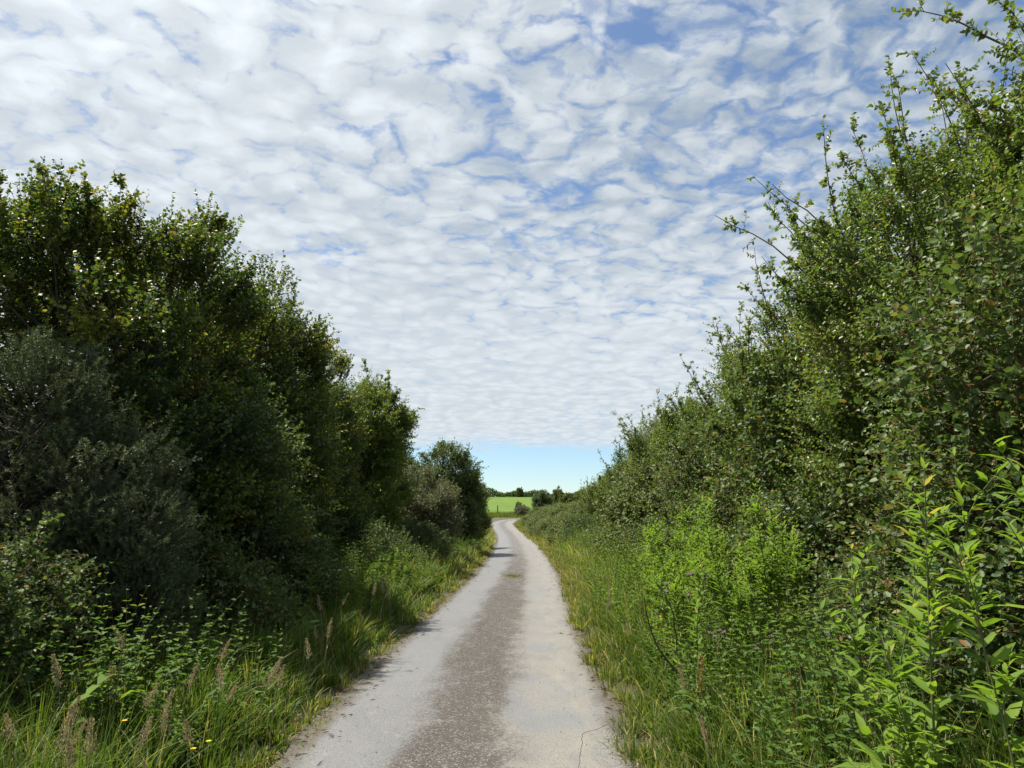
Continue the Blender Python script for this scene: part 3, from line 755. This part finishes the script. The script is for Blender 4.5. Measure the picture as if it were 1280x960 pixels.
def grass(name, seed, side, label, y0, y1, dmax, straw, dens=1.0, h0=.2, h1=.62):
    rng = np.random.default_rng(seed)
    ys = np.arange(y0, y1, .25); rho = np.clip(62 * (5 / np.maximum(ys, 3.5)) ** 1.15, 5, 75) * dens
    cnt = rng.poisson(rho * .25 * dmax)
    ty = np.repeat(ys, cnt) + rng.uniform(0, .25, cnt.sum()); n = len(ty)
    tdd = rng.uniform(0, 1, n) ** 1.0 * dmax - .06 + .05 * np.sin(ty * 2.1) + .03 * np.sin(ty * 5.3)
    tx = side_x(ty, tdd, side)
    bl = rng.integers(26, 48, n)
    idx = np.repeat(np.arange(n), bl); m_ = len(idx)
    ang = rng.uniform(0, 2 * math.pi, m_)
    r0 = rng.uniform(0, .07, m_) * (1 + ty[idx] * .03)
    bx = tx[idx] + np.cos(ang) * r0; by = ty[idx] + np.sin(ang) * r0
    hgt = (h0 + (h1 - h0) * ss(tdd, -.05, .75)) * (1 + .3 * (side > 0) * ss(ty, 7, 12)) * rng.uniform(.65, 1.25, n)
    H = hgt[idx] * rng.uniform(.3, 1.2, m_)
    lean = rng.uniform(.06, .85, m_) ** 1.4
    # most blades lean out of their tuft, all a little towards the open lane
    hx = np.cos(ang) - side * .16; hy = np.sin(ang) - .1
    hn = np.sqrt(hx ** 2 + hy ** 2) + 1e-6; hx /= hn; hy /= hn
    k = 5; t = np.linspace(0, 1, k)
    out_ = H[:, None] * lean[:, None] * (t ** 1.7)[None] * 1.15
    zz = H[:, None] * (t[None] - (.1 + .42 * lean[:, None] ** 1.5) * t[None] ** 2.6)
    bz = gz(bx, by)
    C = np.stack([bx[:, None] + hx[:, None] * out_, by[:, None] + hy[:, None] * out_, bz[:, None] - .02 + zz], -1)
    wd = rng.uniform(.0022, .006, m_) * np.clip(1 + (ty[idx] - 5) * .07, .9, 4.5)
    sang = np.arctan2(hy, hx) + math.pi / 2 + rng.normal(0, .5, m_)
    sv = np.stack([np.cos(sang), np.sin(sang), np.zeros(m_)], -1)
    prof = np.array([.7, 1, .9, .6, .06])
    off = sv[:, None] * (wd[:, None] * prof[None])[..., None]
    V = np.stack([C - off, C + off], 2)
    q_ = np.array([[2 * i, 2 * i + 1, 2 * i + 3, 2 * i + 2] for i in range(k - 1)])
    f4 = ((np.arange(m_) * 2 * k)[:, None, None] + q_[None]).reshape(-1, 4)
    sf = straw(ty, tdd)[idx]
    tone = np.where(rng.uniform(size=m_) < sf, rng.uniform(.68, .98, m_), np.clip(rng.normal(.32, .14, m_) + rng.normal(0, .07, n)[idx] + .18 * sf, 0, .7))
    mb = MB(); mb.add(V, None, f4, None, np.repeat(tone, k - 1))
    return tag(link(name, mb.mesh(name, M["grass"])), label, "grass", kind="stuff")

grass("verge_grass", 81, -1, "long lush grass of the left verge, sunlit yellow coloured in along the tarmac edge", 2.2, 76, 1.9,
      lambda y, d: .13 + .34 * ss(y, 10, 26) + .4 * (1 - ss(d, .0, .3)), 1.0, .1, .54)  # extra straw tone beside the tarmac paints in the sunlit yellow edge
grass("verge_grass", 82, 1, "tall straw and green grass of the right verge", 2.2, 78, 2.0,
      lambda y, d: .14 + .34 * ss(y, 7, 18) + .25 * (1 - ss(d, .0, .3)), 1.0, .2, .66)
# far verge beyond the bend
rng = np.random.default_rng(83)
n = 26000; x = rng.uniform(-14, 26, n); y = rng.uniform(87, 97.5, n); ok = rdist(x, y) > HALF + .1; x, y = x[ok], y[ok]; n = len(x)
mb = MB(); leaves(mb, np.stack([x, y, gz(x, y)], -1), np.stack([rng.normal(0, .3, n), rng.normal(0, .3, n), np.ones(n)], -1), runit(rng, n), rng.uniform(.25, .6, n), .05, np.clip(rng.normal(.5, .17, n), 0, .95), "needle")
tag(link("far_verge_grass", mb.mesh("far_verge_grass", M["grass"])), "rough grass between the lane's far bend and the field fence", "grass", kind="stuff")

# ------------------------------------------------------------------ nettles and mixed leafy undergrowth
def stems_mesh(mbs, mbl, base, H, lean, rng, pairs, L, Wd, tone0, tpl, droop=.25, up=.25, first=.12, taper=.45, tl=.1):
    """upright leafy stems, leaves in crossed pairs"""
    n = len(base); k = 5; t = np.linspace(0, 1, k)
    P = base[:, None] + UP * (H[:, None] * t)[..., None] + lean[:, None] * (H[:, None] * t ** 1.8)[..., None]
    tubes(mbs, P, np.linspace(1, .35, k)[None] * (.0022 + .0022 * H)[:, None], 4)
    tp = np.linspace(first, 1, pairs)
    for sgn in (0, 1):
        C = base[:, None] + UP * (H[:, None] * tp)[..., None] + lean[:, None] * (H[:, None] * tp ** 1.8)[..., None]
        a0 = rng.uniform(0, 6.28, n)[:, None] + np.arange(pairs)[None] * 1.62 + sgn * math.pi + rng.normal(0, .25, (n, pairs))
        prof = np.interp(tp, [0, .25, .6, .85, 1], [.55, 1, .9, .6, taper * .6])[None] * rng.uniform(.75, 1.2, (n, pairs))
        upv = up + .75 * np.clip(tp - .65, 0, 1)[None] * 2 + rng.normal(0, .2, (n, pairs))
        D = np.stack([np.cos(a0), np.sin(a0), upv], -1)
        N = np.stack([-np.cos(a0) * .4, -np.sin(a0) * .4, np.ones_like(a0)], -1) + rng.normal(0, .22, (n, pairs, 3))
        tone = np.clip(tone0 + rng.normal(0, tl, (n, pairs)) + .2 * (tp[None] > .85), 0, 1)
        leaves(mbl, C.reshape(-1, 3), D.reshape(-1, 3), N.reshape(-1, 3), (L * prof).ravel(), (Wd * prof).ravel(), tone.ravel(), tpl)

def undergrowth(name, seed, side, label, y0, y1, dlo, dhi, dens, h, mat="nettle", bias=0.0, L=.085, tpl="leaf6"):
    rng = np.random.default_rng(seed)
    n = int((y1 - y0) * (dhi - dlo) * dens); y = y0 + (y1 - y0) * rng.uniform(0, 1, n) ** 1.4; dd = rng.uniform(dlo, dhi, n)
    patchy = bias + np.sin(y * 1.1 + dd * 2) + np.sin(y * .43 + 1.3) * .8 + rng.normal(0, .6, n)
    keep = patchy > -.4; y, dd = y[keep], dd[keep]
    x = side_x(y, dd, side); n = len(y)
    base = np.stack([x, y, gz(x, y) - .02], -1)
    H = rng.uniform(h[0], h[1], n) * (.6 + .4 * ss(dd, dlo, dlo + .8))
    lean = np.stack([rng.normal(-side * .12, .15, n), rng.normal(0, .15, n), np.zeros(n)], -1)
    a, b = MB(), MB(); stems_mesh(a, b, base, H, lean, rng, 13, L, L * (.5 if tpl == "leaf6" else .27), .42, tpl, up=.05 if tpl == "leaf6" else .45, tl=.16)
    e = bpy.data.objects.new(name, None); COL.objects.link(e); e.location = (0, 0, 0)
    tag(e, label, "undergrowth", kind="stuff")
    link("stems", a.mesh(name + "_stems", M["stem"]), None, e); link("leaves", b.mesh(name + "_leaves", M[mat]), None, e)
undergrowth("nettle_undergrowth", 91, -1, "nettles and mixed leafy weeds between the left verge grass and the hedge", 4.7, 46, .5, 2.1, 27, (.45, 1.1))
undergrowth("nettle_undergrowth", 92, 1, "leafy weeds between the right verge grass and the hedge foot", 3.6, 60, .4, 2.0, 48, (.45, 1.15))

undergrowth("tall_weeds", 93, 1, "bright green tall weeds crowding the right verge beyond the willowherb stand", 8.6, 40, .4, 1.7, 34, (.7, 1.35), "herb", .5, .1, "lance")
undergrowth("tall_weeds", 94, -1, "bright tall weeds at the sunny far part of the left verge", 9.0, 34, .5, 1.5, 12, (.5, .95), "herb", 0, .09, "lance")
# ------------------------------------------------------------------ great willowherb
def willowherb(key, seed, H, pairs, L=.135, side_shoots=7):
    rng = np.random.default_rng(seed); a, b = MB(), MB()
    lean = np.array([[rng.normal(0, .07), rng.normal(0, .07), 0]])
    stems_mesh(a, b, np.zeros((1, 3)), np.array([H]), lean, rng, pairs, L, L * .26, .56, "lance", up=.62, first=.15, tl=.19)
    t = rng.uniform(.45, .85, side_shoots); ang = rng.uniform(0, 6.28, side_shoots)
    bs = np.stack([np.zeros(side_shoots), np.zeros(side_shoots), H * t], -1) + lean * (H * t ** 1.8)[:, None]
    ln = np.stack([np.cos(ang), np.sin(ang), np.zeros(side_shoots)], -1) * .75
    stems_mesh(a, b, bs, rng.uniform(.14, .3, side_shoots), ln, rng, 8, L * .62, L * .17, .52, "lance", up=.5, first=.2)
    return [("stem", a.mesh(key + "_stem", M["stem"])), ("leaves", b.mesh(key + "_leaves", M["herb"]))]
WH = [willowherb("willowherb_%d" % i, 100 + i, h, p) for i, (h, p) in enumerate([(1.62, 34), (1.42, 30), (1.2, 27), (1.5, 36), (1.3, 26)])]
WHN = [willowherb("willowherb_near_%d" % i, 200 + i, h, p, .155, 4) for i, (h, p) in enumerate([(1.62, 24), (1.42, 21), (1.2, 18), (1.5, 24), (1.3, 19)])]
rng = np.random.default_rng(110)
NEAR = [(1.66, 3.0, 0, .98, "tall willowherb with a pale tip, second stem in from the right picture edge"), (1.98, 2.85, 3, 1.12, "tallest willowherb at the right picture edge, tip above its neighbours"),
        (1.46, 3.15, 2, .98, "shortest front willowherb, leftmost of the clump nearest the camera"), (1.78, 2.62, 1, .95, "willowherb between the two tallest stems at the right picture edge"),
        (1.62, 3.35, 4, .95, None), (1.85, 3.4, 0, .9, None), (2.1, 3.2, 1, 1.05, None), (1.95, 2.45, 2, 1.0, None), (1.55, 2.75, 2, .85, None),
        (2.3, 2.9, 0, .98, None), (1.42, 2.8, 2, .7, None)]
for x, y, k, s, lab in NEAR:
    place(WHN[k], "willowherb", lab or "leafy willowherb stem inside the clump nearest the camera", "willowherb", (x, y, Z(x, y) - .02), rng.uniform(0, 6.28), s * 1.18, "willowherb clump nearest the camera", (rng.normal(0, .05), rng.normal(-.03, .05)))
for i in range(84):
    y = rng.uniform(6.0, 9.6); x = 1.52 + rng.uniform(0, 1.15) + .02 * (y - 6)
    s = rng.uniform(.8, 1.2) * (.82 + .2 * min(1, (x - 1.5)))
    place(WH[i % 5], "willowherb", "bright green willowherb stem in the thick stand halfway along the right verge", "willowherb", (x, y, Z(x, y) - .02), rng.uniform(0, 6.28), s, "willowherb stand on the right verge", (rng.normal(0, .07), rng.normal(-.05, .07)))
for i in range(26):
    y = rng.uniform(9.5, 14.5); x = float(side_x(y, rng.uniform(.55, 1.35), -1))
    place(WH[i % 5], "willowherb", "willowherb stem in the sunlit patch of the left verge", "willowherb", (x, y, Z(x, y) - .02), rng.uniform(0, 6.28), rng.uniform(.5, .72), "willowherb on the left verge", (rng.normal(0, .08), rng.normal(.05, .08)))

# ------------------------------------------------------------------ thistles, docks, ferns, flowers
def thistle(key, seed, H, heads):
    rng = np.random.default_rng(seed); a, b, h = MB(), MB(), []
    stems_mesh(a, b, np.zeros((1, 3)), np.array([H]), np.zeros((1, 3)), rng, 15, .13, .035, .35, "lance", up=.1)
    parts = []
    for i in range(heads):
        ang = rng.uniform(0, 6.28); st = np.array([0, 0, H * rng.uniform(.8, .97)]); en = np.array([math.cos(ang) * .1, math.sin(ang) * .1, H + rng.uniform(.0, .12)])
        t = np.linspace(0, 1, 4)[:, None]; tubes(a, (st + (en - st) * t)[None], np.full((1, 4), .003), 4)
        c = MB(); k = 60; dv = runit(rng, k); dv[:, 2] = np.abs(dv[:, 2]) + .25
        leaves(c, np.repeat((en + UP * .012)[None], k, 0), dv, runit(rng, k), .032, .005, rng.uniform(0, 1, k), "needle")
        bud = MB(); tt = np.linspace(0, 1, 5); tubes(bud, (en + UP * (tt * .026)[:, None])[None], np.array([[.004, .012, .014, .011, .004]]), 8)
        parts += [("flower_head", c.mesh(key + "_floret", M["purple"])), ("bud", bud.mesh(key + "_bud", M["stem"], True))]
    return [("stem", a.mesh(key + "_stem", M["stem"])), ("leaves", b.mesh(key + "_leaves", M["nettle"]))] + parts
TH = [thistle("thistle_a", 120, 1.0, 4), thistle("thistle_b", 121, .85, 3)]
for i, (x, y, s, lab) in enumerate([(1.62, 6.15, 1.02, "thistle with several purple heads in front of the willowherb stand"), (1.5, 6.5, 1.05, "thistle at the lane side of the willowherb stand, topmost purple heads"),
                                    (1.5, 5.35, .72, "short thistle with purple heads low in the right verge grass"), (1.8, 5.2, .75, "thistle with pale purple heads between grass and bramble on the right")]):
    place(TH[i % 2], "thistle", lab, "thistle", (x, y, Z(x, y)), i * 1.7, s, "purple thistles on the right verge")

def dock(key, seed, H, nl, L, seedhead=True, mat="nettle"):
    rng = np.random.default_rng(seed); a, b = MB(), MB()
    ang = rng.uniform(0, 6.28, nl); hh = rng.uniform(.05, .75, nl) * H
    D = np.stack([np.cos(ang), np.sin(ang), rng.uniform(.1, .8, nl)], -1)
    sz = rng.uniform(.6, 1.1, nl) * L
    st = np.stack([np.zeros(nl), np.zeros(nl), hh], -1); en = st + nrm(D) * (sz * .35)[:, None]
    t = np.linspace(0, 1, 4)[None, :, None]
    tubes(a, st[:, None] + (en - st)[:, None] * t, np.full((nl, 4), .004), 4)
    leaves(b, en, D * np.array([1, 1, .5]), UP + rng.normal(0, .25, (nl, 3)), sz, sz * .42, np.clip(rng.normal(.5, .14, nl), 0, .95), "broad")
    tubes(a, (UP * np.linspace(0, H, 6)[:, None] + np.stack([np.linspace(0, .08, 6) ** 1.2, np.zeros(6), np.zeros(6)], -1))[None], np.linspace(.006, .003, 6)[None], 5)
    o_ = [("stem", a.mesh(key + "_stem", M["redstem"])), ("leaves", b.mesh(key + "_leaves", M[mat]))]
    if seedhead:
        c = MB(); k = 420; tt = rng.uniform(.5, 1.05, k); an = rng.uniform(0, 6.28, k); r_ = .035 * rng.uniform(0, 1, k) * (1.15 - tt) * 2
        leaves(c, np.stack([.08 * tt + np.cos(an) * r_, np.sin(an) * r_, H * tt], -1), runit(rng, k), runit(rng, k), .012, .01, rng.uniform(0, 1, k), "leaf4")
        o_.append(("seed_spike", c.mesh(key + "_seed", M["rust"])))
    return o_
DK = dock("dock", 130, .75, 8, .22); DK2 = dock("dock_green", 131, .9, 9, .2, False, "herb"); BUR = dock("comfrey", 132, .85, 16, .27, False, "herb")
for x, y, s, rz, lab in [(1.32, 5.3, .82, .3, "dock with an orange brown seed spike in front of the willowherb stand"), (1.75, 4.5, .8, 2.0, "dock with a brown seed spike left of the nearest willowherb clump")]:
    place(DK, "dock", lab, "dock", (x, y, Z(x, y)), rz, s, "docks in the verges")
place(DK2, "dock", "dock with big upright lit leaves in the shaded left verge grass", "dock", (-2.55, 4.7, Z(-2.55, 4.7)), .8, .95, "docks in the verges")
place(DK2, "dock", "small dock beside the tarmac edge on the left verge", "dock", (-1.95, 5.5, Z(-1.95, 5.5)), 2.8, .55, "docks in the verges")
place(BUR, "comfrey", "broad leaved comfrey low in the right picture corner", "plant", (1.5, 2.5, Z(1.5, 2.5)), .5, .95, "comfrey plants")
place(BUR, "comfrey", "broad leaved comfrey half hidden behind the nearest willowherb stems", "plant", (1.62, 3.1, Z(1.62, 3.1)), 2.5, .9, "comfrey plants")

def fern(key, seed, nf=8, L=.75):
    rng = np.random.default_rng(seed); a, b = MB(), MB()
    for i in range(nf):
        an = i * 6.28 / nf + rng.normal(0, .3); le_ = L * rng.uniform(.75, 1.1); t = np.linspace(0, 1, 9)
        dx = np.array([math.cos(an), math.sin(an), 0]); P = dx * (le_ * .62 * t ** 1.2)[:, None] + UP * (le_ * (1.0 * t - .42 * t ** 2.4))[:, None]
        tubes(a, P[None], np.linspace(.004, .001, 9)[None], 4)
        k = 22; tk = np.linspace(.2, .99, k); C = np.stack([np.interp(tk, t, P[:, j]) for j in range(3)], -1)
        tg = nrm(np.stack([np.interp(tk, t, np.gradient(P[:, j], t)) for j in range(3)], -1)); sv = np.array([-dx[1], dx[0], 0])
        prof = np.interp(tk, [.2, .4, 1], [.5, 1, .12]) * .17 * le_ / .75
        for s_ in (-1, 1):
            # each pinna is itself a row of small leaflets
            pd = nrm(s_ * sv + tg * .35)
            for q_ in np.linspace(.12, .95, 6):
                cc_ = C + pd * (prof * q_)[:, None]
                for s3 in (-1, 1):
                    leaves(b, cc_, nrm(pd * .5 + tg * s3), np.cross(sv, tg) + rng.normal(0, .15, (k, 3)), prof * .26 * (1.1 - q_ * .7), prof * .1, np.clip(rng.normal(.5, .1, k), 0, .9), "leaf4")
    return [("stalks", a.mesh(key + "_stalks", M["stem"])), ("fronds", b.mesh(key + "_fronds", M["nettle"]))]
FN = [fern("bracken_a", 140), fern("bracken_b", 141, 7, .9)]
for i, (x, y, s, lab) in enumerate([(-2.75, 6.6, 1.0, "bracken under the gorse at the back of the left verge, nearest of the ferns"), (-2.45, 7.4, .9, "bracken beside the shaded bramble on the left verge"), (-2.9, 8.6, 1.05, "bracken against the foot of the tallest left hawthorn"),
                                    (-2.3, 9.0, .8, "small bracken just before the sunlit willowherb of the left verge"), (2.35, 12.2, .8, "bracken on the right bank past the willowherb stand")]):
    place(FN[i % 2], "bracken", lab, "fern", (x, y, Z(x, y)), i * 1.1, s, "bracken ferns")

def seedgrass(key, seed, H):
    rng = np.random.default_rng(seed); a, c = MB(), MB(); t = np.linspace(0, 1, 8)
    P = UP * (H * (t - .12 * t ** 3))[:, None] + np.array([1, .2, 0]) * (H * .16 * t ** 2.6)[:, None]
    tubes(a, P[None], np.linspace(.002, .0009, 8)[None], 4)
    k = 340; tk = .74 + .3 * rng.uniform(0, 1, k); C = np.stack([np.interp(tk, t, P[:, j]) for j in range(3)], -1)
    r_ = .026 * np.interp(tk, [.72, .82, 1.02], [1.5, 1.1, .1]) * rng.uniform(.05, 1.2, k); dv = runit(rng, k); dv[:, 2] *= .7
    leaves(c, C + dv * r_[:, None], dv * .6 + UP, runit(rng, k), rng.uniform(.009, .015, k), .0042, rng.uniform(0, 1, k), "leaf4")
    return [("stalk", a.mesh(key + "_stalk", M["seed"])), ("panicle", c.mesh(key + "_panicle", M["seed"]))]
SG = [seedgrass("seed_grass_%d" % i, 150 + i, h) for i, h in enumerate((.72, .6, .85))]
rng = np.random.default_rng(155)
SPOT = [(-2.0, 3.55), (-2.16, 3.7), (-2.05, 3.35), (-1.95, 4.1), (-1.85, 4.3), (-2.6, 4.3), (-2.35, 3.9), (-1.75, 3.7), (-1.6, 4.6), (-2.2, 4.9), (-1.72, 5.3), (-1.62, 5.9), (-2.7, 4.9), (-2.5, 3.6), (-1.7, 6.6), (-1.95, 7.3), (-2.25, 3.5), (-1.9, 3.75), (-2.45, 4.1), (-2.1, 4.5), (-2.75, 5.3), (-2.3, 5.6), (-2.0, 5.1), (-1.85, 4.75), (-2.6, 3.9), (-2.35, 4.65)]
for i, (x, y) in enumerate(SPOT):
    place(SG[i % 3], "flowering_grass", "flowering grass with a pinkish buff plume in the left verge", "grass plume", (x, y, Z(x, y)), rng.uniform(0, 6.28), rng.uniform(.8, 1.1), "flowering grasses of the left verge")
for i in range(34):
    y = rng.uniform(3.6, 16); x = float(side_x(y, rng.uniform(.15, 1.0), 1))
    place(SG[i % 3], "flowering_grass", "flowering grass with a buff plume in the right verge", "grass plume", (x, y, Z(x, y)), rng.uniform(0, 6.28), rng.uniform(.7, 1.1), "flowering grasses of the right verge")
for i in range(24):
    y = rng.uniform(8, 26); x = float(side_x(y, rng.uniform(.2, 1.4), -1))
    place(SG[i % 3], "flowering_grass", "flowering grass further along the left verge, beyond the shaded ferns", "grass plume", (x, y, Z(x, y)), rng.uniform(0, 6.28), rng.uniform(.8, 1.2), "flowering grasses further along the left verge")

def flower(key, seed, H, mat, n=16, L=.013):
    rng = np.random.default_rng(seed); a, c = MB(), MB(); t = np.linspace(0, 1, 6)
    P = UP * (H * t)[:, None] + np.array([.06, 0, 0]) * (t ** 2)[:, None]; tubes(a, P[None], np.full((1, 6), .0015), 4)
    for ring in (1.0, .65):
        an = np.arange(n) * 6.28 / n; D = np.stack([np.cos(an), np.sin(an), np.full(n, .25 + .5 * (1 - ring))], -1)
        leaves(c, np.repeat(P[-1:], n, 0), D, np.tile(UP, (n, 1)), L * ring, .005, rng.uniform(0, 1, n), "leaf4")
    return [("stalk", a.mesh(key + "_stalk", M["stem"])), ("flower_head", c.mesh(key + "_head", M[mat]))]
HB = flower("hawkbit", 160, .5, "yellow", 18, .017)
for x, y, s, lab in [(-1.66, 3.95, 1.0, "yellow hawkbit nearest the tarmac, one of two close together"), (-1.72, 3.9, .92, "yellow hawkbit just left of its taller neighbour by the tarmac"), (-2.02, 3.5, .82, "yellow hawkbit low by the bottom edge of the picture"), (-2.15, 4.25, 1.0, "yellow hawkbit deeper in the shaded left verge")]:
    place(HB, "hawkbit", lab, "flower", (x, y, Z(x, y)), x * 7, s, "yellow hawkbit flowers")

# dead branch leaning in the right verge, dry stalks on the tarmac
rng = np.random.default_rng(170)
a = MB()
def arc(p, q, sag, n=10):
    t = np.linspace(0, 1, n)[:, None]; return np.array(p) * (1 - t) + np.array(q) * t + np.array(sag) * (4 * t * (1 - t)) + rng.normal(0, .008, (n, 3))
tubes(a, arc((.45, .1, .0), (0, 0, .85), (-.12, 0, .05))[None], np.linspace(.011, .004, 10)[None], 6)
tubes(a, arc((.28, .07, .42), (.05, -.2, 1.0), (.02, 0, .1))[None], np.linspace(.007, .003, 10)[None], 5)
tubes(a, arc((.12, .03, .66), (.2, .2, 1.05), (.0, 0, .02))[None], np.linspace(.005, .002, 10)[None], 5)
db = link("dead_branch", a.mesh("dead_branch", M["bark"], True)); db.location = (1.12, 6.1, Z(1.35, 6.1) + .12)
tag(db, "bare dark branch leaning out of the right verge beside the willowherb stand", "branch")
a = MB(); tubes(a, arc((0, 0, 0), (.03, .0, .2), (.0, 0, 0))[None], np.full((1, 10), .002), 4); tubes(a, arc((.03, 0, .2), (.34, .05, .3), (0, 0, .01))[None], np.full((1, 10), .0018), 4)
ds = link("dry_stalk", a.mesh("dry_stalk", M["dead"])); ds.location = (.44, 4.95, .02); tag(ds, "bent dry grass stalk standing at the right edge of the tarmac", "stalk")
a = MB(); k = 26; an = rng.uniform(0, 6.28, k)
leaves(a, np.stack([rng.normal(0, .08, k), rng.normal(0, .11, k), rng.uniform(.01, .05, k)], -1), np.stack([np.cos(an), np.sin(an), rng.normal(0, .25, k)], -1), UP + rng.normal(0, .4, (k, 3)), rng.uniform(.05, .13, k), rng.uniform(.012, .03, k), rng.uniform(0, 1, k), "lance")
dl = link("dead_leaves", a.mesh("dead_leaves", M["dead"])); dl.location = (.86, 4.55, .03); tag(dl, "withered brown leaves at the right tarmac edge", "leaves", kind="stuff")

# stone chips on the crown and margins of the lane
rng = np.random.default_rng(180)
n = 9000; y = 3 + 22 * rng.uniform(0, 1, n) ** 1.8
mode = rng.uniform(size=n); off = np.where(mode < .62, rng.normal(.0, .2, n), np.where(mode < .8, HALF - np.abs(rng.normal(0, .12, n)), np.where(mode < .9, -HALF + np.abs(rng.normal(0, .12, n)), rng.uniform(-1, 1, n))))
x = cx(y) + off; sz = rng.uniform(.0025, .0075, n)
oct_ = np.array([(1, 0, 0), (-1, 0, 0), (0, 1, 0), (0, -1, 0), (0, 0, 1), (0, 0, -1)], float)
V = np.stack([x, y, .004 + .03 * (1 - (off / HALF) ** 2) + sz * .3], -1)[:, None] + oct_[None] * sz[:, None, None] * rng.uniform(.5, 1.2, (n, 6, 1)) * np.array([1, 1, .65])
F = np.array([(0, 2, 4), (2, 1, 4), (1, 3, 4), (3, 0, 4), (2, 0, 5), (1, 2, 5), (3, 1, 5), (0, 3, 5)])
mb = MB(); mb.add(V, ((np.arange(n) * 6)[:, None, None] + F[None]).reshape(-1, 3))
tag(link("stone_chips", mb.mesh("stone_chips", M["stone"])), "loose brown and grey stone chips scattered along the lane's crown", "gravel", kind="stuff")
# dead thatch and leaf litter along both margins
rng = np.random.default_rng(185); n = 5200
y = 2.5 + 32 * rng.uniform(0, 1, n) ** 1.7; sd_ = np.where(rng.uniform(size=n) < .5, -1, 1); off = HALF - rng.exponential(.09, n) + .1
x = cx(y) + sd_ * off; an = rng.uniform(0, 6.28, n); mb = MB()
z = np.where(off < HALF, .010 + .03 * (1 - np.clip(off / HALF, 0, 1) ** 2), gz(x, y) + .02)
leaves(mb, np.stack([x, y, z + rng.uniform(0, .012, n)], -1), np.stack([np.cos(an), np.sin(an), rng.normal(0, .12, n)], -1), UP + rng.normal(0, .2, (n, 3)), rng.uniform(.015, .10, n), rng.uniform(.002, .008, n), rng.uniform(.25, 1, n), "leaf4")
tag(link("leaf_litter", mb.mesh("leaf_litter", M["dead"])), "dry grass bits and leaf litter along both tarmac edges", "litter", kind="stuff")
# grass tuft growing in the crown of the lane further on
rng = np.random.default_rng(190); mb = MB(); k = 420
leaves(mb, np.stack([rng.normal(0, .12, k), rng.normal(0, .28, k), np.zeros(k)], -1), np.stack([rng.normal(0, .5, k), rng.normal(0, .5, k), np.full(k, .6)], -1), runit(rng, k), rng.uniform(.04, .1, k), .008, np.clip(rng.normal(.5, .15, k), 0, .9), "needle")
tf = link("grass_tuft", mb.mesh("grass_tuft", M["grass"])); tf.location = (cx(19.5) - .07, 19.5, .03); tag(tf, "small yellowish grass tuft growing in the middle of the lane", "grass tuft", None, "thing")

# ------------------------------------------------------------------ render settings
scene.view_settings.view_transform = "Standard"
scene.view_settings.look = "None"
scene.view_settings.exposure = 0.90
scene.view_settings.gamma = 1.0
scene.view_settings.use_curve_mapping = False
scene.render.engine = "CYCLES"
cy = scene.cycles
cy.max_bounces = 6; cy.diffuse_bounces = 3; cy.glossy_bounces = 2; cy.transmission_bounces = 4; cy.transparent_max_bounces = 4
cy.caustics_reflective = False; cy.caustics_refractive = False
cy.use_adaptive_sampling = True; cy.adaptive_threshold = 0.01
